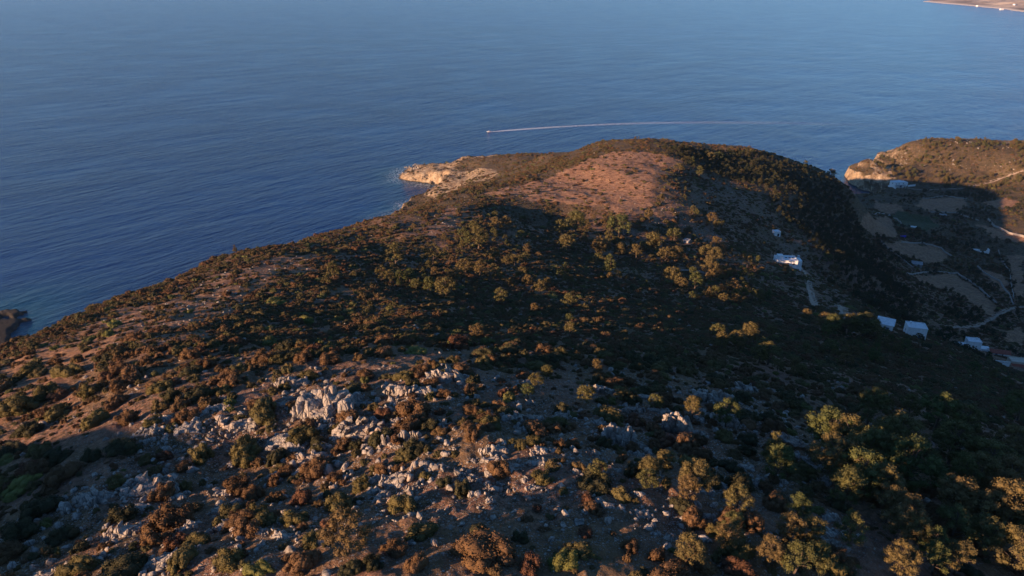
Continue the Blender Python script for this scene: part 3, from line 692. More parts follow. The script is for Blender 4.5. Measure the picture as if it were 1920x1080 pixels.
tip = []
for q in range(34):
    t = rng.uniform(); u = 770+150*t+rng.normal()*6; v = (331-6*t if q % 3 == 0 else 320-26*min(1, t*1.6) if q % 3 == 1 else 345-22*t)+rng.normal()*3
    x, y, z = ground_hit(u, v); w = rng.uniform(5, 15)*math.hypot(x, y)/FPX; zz = float(height(x, y))
    if y < 700 or zz < -1: continue
    V, F = outcrop_mesh(w, w*rng.uniform(.5, .9), 6, 700+q); V[:, 2] -= w*.12
    o = obj("cliff_rock", new_mesh("cliff_rock", V, F, [OCHRE]), loc=(x, y, zz), rot=(0, 0, rng.uniform(0, 3))); tag(o, None, 'cliff rock', 'jagged rocks of the sea cliffs'); tip.append((o, u, v, 'craggy ochre' if w > 7.5 else 'small jagged ochre'))
label_all(tip, 'rock')
# ------------------------------------------------ loose boulders
BG = [boulder(900+k, 2 if k < 4 else 1, 14, (1, .8, .75)) for k in range(6)]
BM = [new_mesh("boulder", V*.5, F, [ROCK]) for V, F in BG]
def scatter_pts(n, x0, x1, y0, y1, seed):
    r = np.random.default_rng(seed); return r.uniform(x0, x1, n), r.uniform(y0, y1, n), r
bx, by, r = scatter_pts(130000, -75, 95, 30, 135, 5)
st = zone(bx, by, STONY, 10); near = np.min(np.hypot(bx[:, None]-OUTP[None, :, 0], by[:, None]-OUTP[None, :, 1])/OUTP[None, :, 2], axis=1)
pp = np.where(st, .34, .06)*sstep(-.15, .45, fbm(bx/9, by/9, 77, 3))+.85*np.exp(-np.maximum(near-1, 0)*1.1)*.8
kp = r.uniform(size=len(bx)) < pp; bx, by = bx[kp], by[kp]
bs = .10+.95*r.power(.22, len(bx))**1.6; bs = np.where(r.uniform(size=len(bx)) < .03, bs*1.6, bs)
cx, cy, r2_ = scatter_pts(30000, -110, 240, 130, 560, 6)
pal = zone(cx, cy, PALE, 6) | zone(cx, cy, SLOPE_EARTH, 6); kp = r2_.uniform(size=len(cx)) < np.where(pal, .35, .05); cx, cy = cx[kp], cy[kp]
fx_, fy_, r3 = scatter_pts(9000, 440, 720, 840, 1010, 8); kp = (r3.uniform(size=9000) < .10*sstep(-.1, .5, fbm(fx_/25, fy_/25, 12, 3))) & (height(fx_, fy_) > 14); fx_, fy_ = fx_[kp], fy_[kp]
bx = np.concatenate([bx, cx, fx_]); by = np.concatenate([by, cy, fy_]); bs = np.concatenate([bs, r.uniform(.3, 1.1, len(cx)), r.uniform(.6, 3.0, len(fx_))])
bz = height(bx, by); bu, bv = to_px(bx, by, bz); app = bs*FPX/np.hypot(by, 250-bz)
ok = bz > 2; bx, by, bz, bs, bu, bv, app = [a[ok] for a in (bx, by, bz, bs, bu, bv, app)]
inv = (bu > 5) & (bu < 1915) & (bv > 5) & (bv < 1075) & (by < 140)
order = np.argsort(-(app*inv)); big = order[:290]; rest = order[290:]
items = []
for q in big:
    o = obj("boulder", BM[rng.integers(4)], loc=(bx[q], by[q], bz[q]+bs[q]*.05), rot=(rng.uniform(-.5, .5), rng.uniform(-.5, .5), rng.uniform(0, 6.28)), scl=(bs[q]*rng.uniform(.9, 1.5), bs[q], bs[q]*rng.uniform(.8, 1.4)))
    tag(o, None, 'boulder', 'loose pale boulders on the hillside'); items.append((o, bu[q], bv[q], 'large pale' if bs[q] > np.median(bs[big]) else 'small pale'))
label_all(items, 'boulder')
m = len(rest); P = np.c_[bx[rest], by[rest], bz[rest]+bs[rest]*.02]; Rr = np.c_[rng.uniform(-.6, .6, (m, 2)), rng.uniform(0, 6.28, m)]
gn_scatter("rubble", [(V*.5, [F], 0) for V, F in BG[2:]], P, Rr, bs[rest][:, None]*rng.uniform(.7, 1.4, (m, 3)), rng.integers(0, 4, m), [ROCK], 'pale limestone rubble strewn between the shrubs', 'rubble')
# ------------------------------------------------ shrubs
SG = [shrub_geo(s_, nl, per, leaf) for s_, nl, per, leaf in ((1, 16, 190, .034), (2, 24, 150, .032), (3, 12, 220, .036), (4, 30, 120, .031), (5, 18, 180, .034), (6, 9, 240, .038))]
SM = [new_mesh("shrub", V, [Fq, Ft], [LEAF['brown']]) for V, Fq, Ft in SG]
def surf_slope(x, y):
    e = 1.5; return (height(x+e, y)-height(x-e, y))/(2*e), (height(x, y+e)-height(x, y-e))/(2*e)
def shrub_obj(x, y, z, w, h, kind, rz=None):
    o = obj("shrub", SM[rng.integers(6)], loc=(x, y, z-.12*w), rot=(rng.uniform(-.1, .1), rng.uniform(-.1, .1), rng.uniform(0, 6.28)), scl=(w*rng.uniform(.9, 1.4), w*rng.uniform(.75, 1.05), h))
    o.material_slots[0].link = 'OBJECT'; o.material_slots[0].material = LEAF[kind]
    return tag(o, None, 'shrub', 'maquis shrubs scattered over the hill')
LOOK = {'brown': 'brown tinged', 'olive': 'olive', 'bright': 'bright yellow green', 'rust': 'rust coloured', 'dark': 'dark green'}
B_, O_, D_, R_K, Y_ = 'brown', 'olive', 'dark', 'rust', 'bright'
SH = [(907,1017,108,B_),(787,993,60,O_),(740,1020,60,B_),(780,1053,50,B_),(640,940,60,O_),(633,893,40,B_),(753,940,55,O_),(833,900,36,D_),(867,913,50,D_),(937,873,55,B_),(1017,890,46,O_),(1007,950,24,R_K),(1057,917,24,O_),
(1100,933,30,R_K),(1163,923,42,O_),(1197,920,22,O_),(1120,887,32,O_),(1097,897,26,B_),(1063,1040,66,Y_),(1085,1030,44,O_),(1045,1045,40,Y_),(1097,993,40,R_K),(993,1050,60,R_K),(1180,1020,40,B_),(1230,1037,36,B_),(797,890,26,O_),(773,837,50,D_),(760,853,36,O_),
(643,830,34,B_),(670,830,30,D_),(883,767,34,B_),(847,800,22,B_),(787,780,50,B_),(923,833,24,R_K),(1010,793,28,B_),(1017,830,24,B_),(977,830,36,O_),(1073,830,32,B_),(1113,840,24,B_),(1167,857,24,B_),(1070,797,28,B_),
(687,697,36,B_),(787,690,44,B_),(780,652,50,Y_),(867,687,44,B_),(832,735,36,B_),(777,760,68,B_),(880,762,30,B_),(850,800,22,B_),(715,765,22,B_),(655,755,24,B_),(687,725,26,B_),(495,760,62,O_),(572,795,44,B_),(562,812,34,O_),
(597,827,36,D_),(592,872,60,B_),(645,827,30,B_),(777,832,44,D_),(937,757,34,B_),(943,735,28,R_K),(937,870,44,B_),(537,722,30,O_),(620,665,60,B_),(577,702,40,O_),(495,670,44,B_),(120,883,52,B_),(173,853,34,D_),(220,903,36,O_),
(180,783,50,O_),(237,783,40,B_),(283,790,30,O_),(227,835,60,D_),(377,847,50,O_),(343,873,34,B_),(310,853,26,R_K),(463,837,60,O_),(460,860,44,O_),(497,777,60,O_),(567,813,60,O_),(597,833,36,D_),(593,873,60,B_),(537,877,36,B_),
(307,920,50,B_),(347,910,30,O_),(450,907,60,B_),(317,967,80,B_),(287,1007,44,B_),(343,1043,50,O_),(430,1043,60,O_),(487,1060,50,Y_),(567,1047,60,B_),(587,1007,50,O_),(480,957,50,O_),(520,963,30,B_),(553,967,50,O_),(567,933,50,R_K),
(613,980,22,R_K),(227,1060,70,D_),(147,1057,50,O_),(20,843,50,D_),(200,1020,24,B_),(233,960,50,D_),(83,947,60,D_),(13,900,30,O_),(40,990,60,D_),(120,1000,50,D_),(660,1060,40,D_),(700,1050,50,D_),(575,597,38,Y_),(497,613,36,Y_),
(515,560,40,Y_),(215,605,30,Y_),(205,622,30,Y_),(1227,830,30,B_),(1222,800,34,B_),(1200,740,18,O_),(1230,760,24,B_),(1390,900,50,D_),(1370,870,44,D_),(1330,900,46,D_),(1400,820,50,D_),(1460,930,50,D_),(1570,940,50,D_),(1440,780,44,D_),
(860,640,54,R_K),(840,700,20,D_),(960,650,50,D_),(60,690,40,O_),(130,690,50,O_),(90,730,50,O_),(30,760,50,O_),(250,700,50,B_),(300,720,46,O_),(370,740,50,D_),(430,700,50,B_),(170,730,46,O_),(220,750,40,B_),(60,800,44,D_),(110,770,44,O_)]
shr = []   # (x, y, z, w, kind)
for u, v, w, k in SH:
    wm, (x, y, z), d = size_m(w, u, v+w*.22); shr.append((x, y, z, wm, k))
n_fixed = len(shr)
fxy = np.array([(a[0], a[1], a[3]) for a in shr])
# pines seen in the photograph: (u, v, height px)
PN = [(1297,302,12),(1331,295,13),(1346,295,14),(1310,325,17),(1272,317,14),(1240,375,16),(1217,405,18),(1160,427,36),(1135,420,20),(1142,445,30),(1126,466,34),(1160,472,25),(1220,460,34),(1260,431,18),(1264,442,20),(1289,434,14),
(1247,480,24),(1265,480,26),(1341,457,18),(1354,464,14),(1325,475,22),(1340,480,24),(1192,475,24),(1299,395,14),(1305,402,13),(1334,410,16),(1340,424,14),(1350,420,12),(1355,436,11),(1259,519,28),(1277,533,18),(1302,531,30),(1296,556,16),
(1298,510,14),(1332,490,30),(1330,504,26),(1334,519,20),(1340,548,18),(1352,544,16),(1373,537,20),(1396,536,12),(1421,554,16),(1444,542,14),(1400,492,22),(1413,495,12),(1389,512,20),(1405,510,12),(1357,508,13),(1473,508,13),(1511,525,13),
(1550,486,14),(1560,509,13),(1063,457,26),(1077,420,36),(1052,430,26),(977,443,16),(983,488,20),(988,467,16),(930,480,24),(897,450,38),(880,453,28),(948,422,26),(930,423,24),(813,483,38),(743,480,36),(733,523,24),(627,513,32),(807,537,28),
(837,543,32),(900,507,28),(873,503,26),(857,520,22),(930,518,24),(940,557,28),(977,517,26),(990,528,20),(1013,540,24),(1025,528,13),(1143,500,36),(1060,505,20),(1113,488,13),(1127,465,28),(1223,460,30),(1068,565,22),(1075,550,14),
(1002,580,18),(1068,598,14),(1625,773,50),(1750,783,46),(1907,770,34),(1547,820,34),(1578,832,16),(1650,828,20),(1675,830,14),(1777,843,24),(1893,847,44),(1450,847,30),(1452,873,34),(1380,940,40),(1302,897,26),(1287,920,32),(1493,960,50),
(1520,1003,56),(1480,1000,34),(1587,1003,30),(1680,1057,40),(1370,990,34),(1363,1010,26),(1557,867,44),(1587,863,44),(1620,860,50),(1653,870,40),(1693,887,44),(1613,900,50),(1647,920,50),(1580,920,36),(1660,950,50),(1680,967,50),(1690,993,50),
(1713,1013,50),(1740,1027,50),(1747,1053,54),(1790,1053,44),(1790,910,30),(1820,912,26),(1847,883,40),(1880,917,40),(1913,927,30),(1777,947,50),(1823,967,40),(1783,993,36),(1840,1013,44),(1885,977,44),(1913,1000,40),(1897,1043,70),(1867,947,28),
(1487,1057,72),(1440,1040,50),(1293,1040,72),(1530,1050,50),(1297,770,22),(1228,755,18),(1217,880,26),(1213,900,26),(1243,868,26),(1120,885,34),(1360,780,10),(1165,740,16),(1100,742,22),(990,735,26),(1005,715,16),(1118,690,18),(1025,700,16)]
pin = []
PG = [pine_geo(1, 'round', 150, .021), pine_geo(2, 'open', 150, .020), pine_geo(3, 'broad', 130, .021), pine_geo(4, 'cone', 200, .019), pine_geo(5, 'open', 150, .020), pine_geo(6, 'cone', 210, .018), pine_geo(7, 'broad', 130, .022)]
for k, (u, v, h) in enumerate(PN):
    wm, (x, y, z), d = size_m(h*1.12*(.98 if u > 1280 and v > 700 else 1.1), u, v+h*.42); kd = [0, 1, 2, 4, 6][rng.integers(5)]
    if (u, v) in ((1126,466), (1143,500), (1142,445), (1450,847)): kd = 3+2*(k % 2)
    pin.append((x, y, z, wm, kd, 0))
pfix = np.array([(a[0], a[1], a[3]) for a in pin]); np_fixed = len(pin)
# forest on the right flank, pine scrub in the middle and in the valley
FOREST = [poly([(1235,276),(1400,286),(1500,314),(1560,340),(1598,366),(1608,400),(1618,440),(1650,490),(1700,560),(1720,600),(1690,600),(1620,570),(1600,530),(1560,510),(1530,480),(1520,450),(1470,410),(1420,350),(1340,330),(1290,312)])]
MIDW = [poly([(1040,410),(1060,400),(1100,420),(1200,430),(1290,460),(1420,480),(1440,520),(1480,560),(1420,575),(1250,560),(1100,520),(1040,470)])]
DARKP = [poly([(860,440),(960,400),(1000,440),(1040,500),(1060,540),(1000,560),(900,540),(800,560),(700,520),(780,470)])]
LOWR = [poly([(1340,640),(1500,600),(1700,640),(1925,740),(1925,1079),(1500,1079),(1500,900),(1560,850),(1500,760)])]
VALLEY = [poly([(1540,470),(1640,450),(1700,350),(1925,350),(1925,680),(1700,640),(1560,560)])]
CAPE = [poly([(1620,292),(1700,270),(1760,262),(1925,268),(1925,345),(1700,345),(1640,335)])]
def fan(x, y, a=60): return (np.abs(np.degrees(np.arctan2(x, y))) < a)
gx_, gy_ = np.meshgrid(np.arange(-420, 760, 3.4), np.arange(20, 1010, 3.4)); r = np.random.default_rng(31)
px = (gx_+r.uniform(-1.6, 1.6, gx_.shape)).ravel(); py = (gy_+r.uniform(-1.6, 1.6, gy_.shape)).ravel()
k = fan(px, py); px, py = px[k], py[k]; pz = height(px, py); ROWZ = [poly([(1330,800),(1560,820),(1700,850),(1800,980),(1830,1079),(1330,1079)])]
fo = zone(px, py, FOREST, 6); mw = zone(px, py, MIDW, 8); dp = zone(px, py, DARKP, 8); lw = zone(px, py, LOWR, 8); vl = zone(px, py, VALLEY, 4); fl = zone(px, py, FIELDS+GREENF, 3); cp = zone(px, py, CAPE, 3); pl = zone(px, py, PALE, 4)
clump = fbm(px/22, py/22, 90, 3)
pr = np.select([fo, mw, dp, lw, cp, vl], [.85*np.ones_like(px), .13*sstep(-.2, .3, clump)*2, .10*sstep(-.2, .3, clump)*2, .20*sstep(-.2, .3, clump)*2, .34*sstep(-.2, .3, clump), np.where(fl, .0, .42*sstep(-.3, .2, clump))], 0.004)
pr = pr*np.where(pl, .3, 1)*np.where(zone(px, py, ROWZ, 1), .12, 1)
sx_, sy_ = surf_slope(px, py); steep = np.hypot(sx_, sy_)
rd = road_dist(px, py)
HOUSES = np.array([(*ground_hit(u, v)[:2], rad_) for u, v, rad_ in [(1475,493,13),(1455,440,6),(1287,455,4),(1685,346,17),(1655,614,8),(1713,628,8),(1820,655,12),(1800,650,9),(1880,675,10),(1905,690,12),(1618,607,5),(1840,471,8),(1715,496,6),(1862,662,9)]])
hd = np.min(np.hypot(px[:, None]-HOUSES[None, :, 0], py[:, None]-HOUSES[None, :, 1])-HOUSES[None, :, 2], axis=1)
k = (r.uniform(size=len(px)) < pr) & (pz > 5) & (steep < 1.1) & (rd > 1.5) & (hd > 0) & ~zone(px, py, MEADOW, 3) & ~fl
k &= np.min(np.hypot(px[:, None]-pfix[None, :, 0], py[:, None]-pfix[None, :, 1])-pfix[None, :, 2]*.3, axis=1) > 0
# nothing tall right in front of the walls one can see
for q in np.nonzero(k)[0]:
    hgt = float(np.clip(r.normal(3.4 if fo[q] else 3.4 if (mw[q] or dp[q]) else 3.0 if lw[q] else 4.6 if cp[q] else 3.0, .9), 2.0, 8.5))
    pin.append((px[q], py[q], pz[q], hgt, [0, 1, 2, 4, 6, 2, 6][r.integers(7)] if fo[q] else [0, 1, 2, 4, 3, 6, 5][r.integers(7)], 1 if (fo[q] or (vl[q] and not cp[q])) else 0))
def shade_depth(x, y, z):
    d = np.full(len(x), -9.0)
    for t in np.arange(3, 420, 3.0): d = np.maximum(d, hmap(x+SUN[0]*t, y+SUN[1]*t)-SUN[2]*t-z)
    return d
_a = np.array([a[:3] for a in pin]); _d = shade_depth(_a[:, 0], _a[:, 1], _a[:, 2])
_lu, _lv = to_px(_a[:, 0], _a[:, 1], _a[:, 2]); _low = (_lu > 1250) & (_lv > 640)
for q, (x, y, z, h, kd, dk) in enumerate(pin):   # pines that reach into the light stand tall enough to do so
    if q < np_fixed:
        u, v, hp = PN[q]; grove = u > 1280 and v > 700
        h = max(h, min(_d[q]+(3.0 if grove else 2.2), 6.6 if grove else h*1.45))
        d_ = math.sqrt(x*x+y*y+(250-z)**2); x, y, z = ground_hit(u, v+h*FPX/d_/1.12*.42); pin[q] = (x, y, z, h, kd, dk)
    elif not dk and _d[q] < 6.5 and q % 4 and not _low[q]: pin[q] = (x, y, z, max(h, _d[q]+2.0), kd, dk)
pa = np.array([a[:4] for a in pin]); pu, pv = to_px(pa[:, 0], pa[:, 1], pa[:, 2]+pa[:, 3]*.6)
def visible(x, y, z):
    """is the point in the frame and not behind the hill?"""
    u, v = to_px(x, y, z); ok = (u > 3) & (u < 1917) & (v > 3) & (v < 1077)
    for t in np.concatenate([np.linspace(.15, .95, 60), [.97, .985]]):
        ok &= ~(hmap(x*t, y*t) > 250+(z-250)*t)
    return ok
vis = visible(pa[:, 0], pa[:, 1], pa[:, 2]+pa[:, 3]*.8)
app = pa[:, 3]*FPX/np.sqrt(pa[:, 0]**2+pa[:, 1]**2+(250-pa[:, 2])**2)*vis; app[:np_fixed] += 6
order = np.argsort(-app); bigp, restp = order[:295], order[295:]
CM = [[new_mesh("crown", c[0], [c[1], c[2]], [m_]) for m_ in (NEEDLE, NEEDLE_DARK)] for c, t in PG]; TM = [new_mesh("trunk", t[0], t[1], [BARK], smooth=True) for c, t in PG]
items = []
for q in bigp:
    x, y, z, h, kd, dk = pin[q]; e = bpy.data.objects.new("pine_tree", None); col.objects.link(e)
    e.location = (x, y, z); e.rotation_euler = (rng.uniform(-.07, .07), rng.uniform(-.07, .07), rng.uniform(0, 6.28)); ws = rng.uniform(.9, 1.2)*(1.15 if kd not in (3, 5) else 1); ws *= .92 if pu[q] > 1280 and pv[q] > 700 else 1; e.scale = (h*ws, h*ws, h)
    e.empty_display_size = .1
    obj("crown", CM[kd][dk], e); obj("trunk", TM[kd], e)
    tag(e, None, 'pine tree', 'pines scattered over the hill')
    look = ('tall' if h > 5.5 else 'low' if h < 3.6 else 'mid sized')+' '+{3: 'conical', 5: 'slim', 4: 'open crowned', 2: 'broad', 6: 'broad'}.get(kd, 'round crowned')
    items.append((e, pu[q], pv[q], look))
label_all(items, 'pine')
protos = []
for c, t in PG:
    V = np.concatenate([c[0], t[0]]); protos.append((V, [c[1], c[2], t[1]+len(c[0])], [0, 0, 1]))
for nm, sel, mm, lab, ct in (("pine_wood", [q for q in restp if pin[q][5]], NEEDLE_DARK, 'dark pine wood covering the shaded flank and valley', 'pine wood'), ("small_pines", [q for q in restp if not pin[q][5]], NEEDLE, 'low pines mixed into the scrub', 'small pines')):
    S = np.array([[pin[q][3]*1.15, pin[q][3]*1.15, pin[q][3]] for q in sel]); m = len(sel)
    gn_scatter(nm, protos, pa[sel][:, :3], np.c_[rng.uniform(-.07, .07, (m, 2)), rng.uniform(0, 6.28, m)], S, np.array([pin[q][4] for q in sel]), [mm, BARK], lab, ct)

# ------------------------------------------------ the mass of shrubs
def grid_pts(x0, x1, y0, y1, st, seed):
    r = np.random.default_rng(seed); X, Y = np.meshgrid(np.arange(x0, x1, st), np.arange(y0, y1, st))
    X = (X+r.uniform(-.5, .5, X.shape)*st).ravel(); Y = (Y+r.uniform(-.5, .5, Y.shape)*st).ravel(); k = fan(X, Y); return X[k], Y[k], r
LAY = []
for (x0, x1, y0, y1, st, seed, w0, w1, dens) in ((-120, 300, 10, 170, 2.3, 1, 1.2, 3.6, .85), (-120, 240, 25, 170, 1.3, 2, .5, 1.1, .58), (-120, 260, 50, 200, 1.6, 11, .8, 2.0, .62), (-240, 420, 180, 560, 2.2, 12, 1.0, 2.4, .55), (-240, 420, 170, 620, 2.9, 3, 1.6, 4.2, .9), (-240, 420, 170, 620, 1.9, 4, .7, 1.7, .55), (-420, 760, 620, 1010, 4.2, 5, 1.6, 4.6, .9), (250, 760, 250, 620, 3.4, 6, 1.6, 3.8, .68)):
    X, Y, r = grid_pts(x0, x1, y0, y1, st, seed); Z = height(X, Y)
    cl_ = fbm(X/8, Y/19, 130+seed, 4); me_ = zone(X, Y, MEADOW, 4); fl_ = zone(X, Y, FIELDS+GREENF, 3); pl_ = zone(X, Y, PALE, 5); st_ = zone(X, Y, STONY, 8); se_ = zone(X, Y, SLOPE_EARTH, 8)
    # behind the brow and on the dark right slope the scrub closes up
    close = sstep(95, 125, Y)*sstep(330, 240, Y)
    p_ = dens*sstep(-.26, .10, cl_+.16*close)*np.where(me_, .24, 1)*np.where(fl_, 0, 1)*np.where(pl_, .5, 1)*np.where(st_, .66, 1)*np.where(se_, .30, 1)*(1+.55*close)
    a, b = surf_slope(X, Y); k = (r.uniform(size=len(X)) < p_) & (Z > 6.5) & (np.hypot(a, b) < .95) & (road_dist(X, Y) > .6)
    k &= np.min(np.hypot(X[:, None]-HOUSES[None, :, 0], Y[:, None]-HOUSES[None, :, 1])-HOUSES[None, :, 2]*.85, axis=1) > 0
    X, Y, Z, cl_ = X[k], Y[k], Z[k], cl_[k]
    fo_ = zone(X, Y, FOREST, 6); k = ~fo_ | (r.uniform(size=len(X)) < .35); X, Y, Z = X[k], Y[k], Z[k]
    W = w0+(w1-w0)*r.uniform(size=len(X))**1.5
    if w1 > 1.5:
        k = np.min(np.hypot(X[:, None]-fxy[None, :, 0], Y[:, None]-fxy[None, :, 1])-fxy[None, :, 2]*.45, axis=1) > W*.15; X, Y, Z, W = X[k], Y[k], Z[k], W[k]
    if len(OUTP):
        k = np.min(np.hypot(X[:, None]-OUTP[None, :, 0], (Y[:, None]-OUTP[None, :, 1]+OUTP[None, :, 2]*.3)*1.0)-OUTP[None, :, 2]*.95, axis=1) > 0; X, Y, Z, W = X[k], Y[k], Z[k], W[k]
    kk = r.choice(5, len(X), p=[.46, .29, .010, .05, .19]); LAY.append((X, Y, Z, W, kk))
KN = [B_, O_, Y_, R_K, D_]
for X, Y, Z, W, kk in LAY:
    shr += list(zip(X.tolist(), Y.tolist(), Z.tolist(), W.tolist(), [KN[i] for i in kk]))
sa = np.array([a[:4] for a in shr]); su, sv = to_px(sa[:, 0], sa[:, 1], sa[:, 2]+sa[:, 3]*.3)
vis = visible(sa[:, 0], sa[:, 1], sa[:, 2]+sa[:, 3]*.55)
app = sa[:, 3]*FPX/np.sqrt(sa[:, 0]**2+sa[:, 1]**2+(250-sa[:, 2])**2)*vis; app[:n_fixed] += 100
order = np.argsort(-app); bigs, rests = order[:298], order[298:]
items = []
for q in bigs:
    x, y, z, w, kd = shr[q]; o = shrub_obj(x, y, z, w, w*rng.uniform(.8, 1.15)*(.75 if kd == Y_ else 1), kd)
    items.append((o, su[q], sv[q], ('large' if w > 2.8 else 'small' if w < 1.9 else 'medium')+' '+LOOK[kd]))
label_all(items, 'shrub')
S2 = [shrub_geo(20+s_, nl, per, leaf) for s_, nl, per, leaf in ((1, 12, 60, .075), (2, 16, 50, .07), (3, 9, 70, .08), (4, 14, 60, .072))]
m = len(rests); Wr = sa[rests, 3]
gn_scatter("scrub", [(V, [a, b], 0) for V, a, b in S2+SG[:3]], sa[rests][:, :3]-np.c_[Wr*0, Wr*0, Wr*.12], np.c_[rng.uniform(-.1, .1, (m, 2)), rng.uniform(0, 6.28, m)], np.c_[Wr*rng.uniform(.85, 1.4, m), Wr*rng.uniform(.75, 1.2, m), Wr*np.where((sa[rests, 1] > 110), .78, 1)*rng.uniform(.6, 1.2, m)], rng.integers(0, 7, m), [LEAF_MIX], 'dense brown and olive maquis scrub covering the hill', 'scrub')
print('COUNTS shrubs', len(shr), 'pines', len(pin), 'stones', len(bx))
# ------------------------------------------------ buildings: built from what one sees of each, set on the ground
def site(u, v, sink=.3):
    x, y, z = ground_hit(u, v); z = float(height(x, y)); d = math.sqrt(x*x+y*y+(250-z)**2); return x, y, z-sink, d/FPX
def face(mb_or, *a): pass
def house(name, label, cat, u, v, rz, w, dpt, h, wins=(), doors=(), roof='flat', wallm=WHITE, roofm=ROOFW, parapet=.35, chim=None, sink=1.2):
    """w along local x, dpt along local y; the wall at local -y faces the camera. returns the Empty and helpers"""
    x, y, z, m = site(u, v); e = bpy.data.objects.new(name, None); col.objects.link(e); e.location = (x, y, z); e.rotation_euler = (0, 0, rz); e.empty_display_size = .1
    tag(e, label, cat)
    b = MB(); b.box(-w/2, w/2, -dpt/2, dpt/2, -sink, h); wl = b.build("wall", wallm, e)
    b = MB()
    if roof == 'flat':
        t = .22; b.box(-w/2-.08, w/2+.08, -dpt/2-.08, -dpt/2+t, h+.003, h+parapet); b.box(-w/2-.08, w/2+.08, dpt/2-t, dpt/2+.08, h+.003, h+parapet)
        b.box(-w/2-.08, -w/2+t, -dpt/2+t, dpt/2-t, h+.003, h+parapet); b.box(w/2-t, w/2+.08, -dpt/2+t, dpt/2-t, h+.003, h+parapet); b.box(-w/2+t, w/2-t, -dpt/2+t, dpt/2-t, h+.003, h+.10)
    elif roof == 'gable':
        rh = dpt*.26; o_ = .35
        b.add([(-w/2-o_, -dpt/2-o_, h-.05), (w/2+o_, -dpt/2-o_, h-.05), (w/2+o_, 0, h+rh), (-w/2-o_, 0, h+rh), (-w/2-o_, dpt/2+o_, h-.05), (w/2+o_, dpt/2+o_, h-.05),
               (-w/2-o_, -dpt/2-o_, h-.22), (w/2+o_, -dpt/2-o_, h-.22), (w/2+o_, 0, h+rh-.17), (-w/2-o_, 0, h+rh-.17), (-w/2-o_, dpt/2+o_, h-.22), (w/2+o_, dpt/2+o_, h-.22)],
              [(0, 1, 2, 3), (3, 2, 5, 4), (7, 6, 9, 8), (8, 9, 10, 11), (0, 6, 7, 1), (5, 11, 10, 4), (0, 3, 9, 6), (3, 4, 10, 9), (1, 7, 8, 2), (2, 8, 11, 5)])
    elif roof == 'shed':
        b.add([(-w/2-.3, -dpt/2-.3, h), (w/2+.3, -dpt/2-.3, h), (w/2+.3, dpt/2+.3, h+dpt*.22), (-w/2-.3, dpt/2+.3, h+dpt*.22)]+[(-w/2-.3, -dpt/2-.3, h+.2), (w/2+.3, -dpt/2-.3, h+.2), (w/2+.3, dpt/2+.3, h+dpt*.22+.2), (-w/2-.3, dpt/2+.3, h+dpt*.22+.2)],
              [(3, 2, 1, 0), (4, 5, 6, 7), (0, 1, 5, 4), (1, 2, 6, 5), (2, 3, 7, 6), (3, 0, 4, 7)])
    rf = b.build("roof", roofm, e)
    if chim: b = MB(); b.box(chim[0]-.3, chim[0]+.3, chim[1]-.3, chim[1]+.3, h, h+1.1); b.box(chim[0]-.38, chim[0]+.38, chim[1]-.38, chim[1]+.38, h+1.1, h+1.22); b.build("chimney", WHITE, rf)
    def opening(side, c, z0, ww, hh, door):
        a, n = ('x', -1) if side == 'front' else ('x', 1) if side == 'back' else ('y', -1) if side == 'left' else ('y', 1)
        off = (dpt/2 if a == 'x' else w/2)
        def bb(mb, c0, c1, d0, d1, za, zb):
            d0, d1 = sorted((n*(off+d0), n*(off+d1)))
            mb.box(c0, c1, d0, d1, za, zb) if a == 'x' else mb.box(d0, d1, c0, c1, za, zb)
        g = MB(); bb(g, c-ww/2, c+ww/2, -.12, .02, z0, z0+hh); p = g.build("door" if door else "window", DOOR if door else GLASS, e)
        f = MB(); t = .09
        bb(f, c-ww/2-t, c-ww/2, -.05, .06, z0, z0+hh); bb(f, c+ww/2, c+ww/2+t, -.05, .06, z0, z0+hh); bb(f, c-ww/2-t, c+ww/2+t, -.05, .06, z0+hh, z0+hh+t)
        if not door: bb(f, c-ww/2-t-.05, c+ww/2+t+.05, -.05, .12, z0-.09, z0); bb(f, c-.03, c+.03, -.05, .045, z0, z0+hh)
        f.build("frame", WHITE if not door else GREY, p)
    for a in wins: opening(*a, False)
    for a in doors: opening(*a, True)
    return e
def ex(e, name, mat, *boxes, parent=None):
    b = MB()
    for q in boxes: b.box(*q)
    return b.build(name, mat, parent or e)
R = math.radians
# flat roofed villa with an annex, a terrace and a drive
e = house('villa', 'wide flat roofed white villa among pines on the mid slope', 'house', 1472, 494, R(-6), 10.5, 7.5, 3.2, [('front', -3.4, 1.0, 1.1, 1.1), ('front', 3.2, 1.0, 1.1, 1.1), ('right', 0, 1.0, 1.2, 1.1), ('left', 1.5, 1.0, 1.0, 1.1)], [('front', 0.2, 0, 1.1, 2.1)], chim=(-3.5, 2.0))
ex(e, 'roof_room', WHITE, (-4.6, -1.8, -1.4, 1.6, 3.36, 5.1)); ex(e, 'side_wing', WHITE, (5.253, 8.0, -1.8, 3.2, -1.2, 2.7)); ex(e, 'terrace', GREY, (-6.4, 6.6, -6.2, -3.753, -1.6, .05)); ex(e, 'terrace_wall', WHITE, (-6.6, 6.8, -6.43, -6.203, -1.6, .75))
for k in range(3): ex(e, 'skylight', GLASS, (-.2+k*1.7, .7+k*1.7, .2, 1.1, 3.303, 3.5))
x, y, z, m = site(1497, 484); 
e = bpy.data.objects.new('parked_car', None); col.objects.link(e); e.location = (x, y, z+.36); e.rotation_euler = (0, 0, R(70)); tag(e, 'grey car parked on the drive behind the white villa', 'car'); 
b = MB(); b.box(-2.1, 2.1, -.85, .85, .25, .85, .06); b.box(-1.2, 1.5, -.78, .78, .85, 1.42, .22); b.build('body', mk_simple("car_paint", (.22, .24, .26), (.3, .32, .34), 1, .3, 0, .5), e)
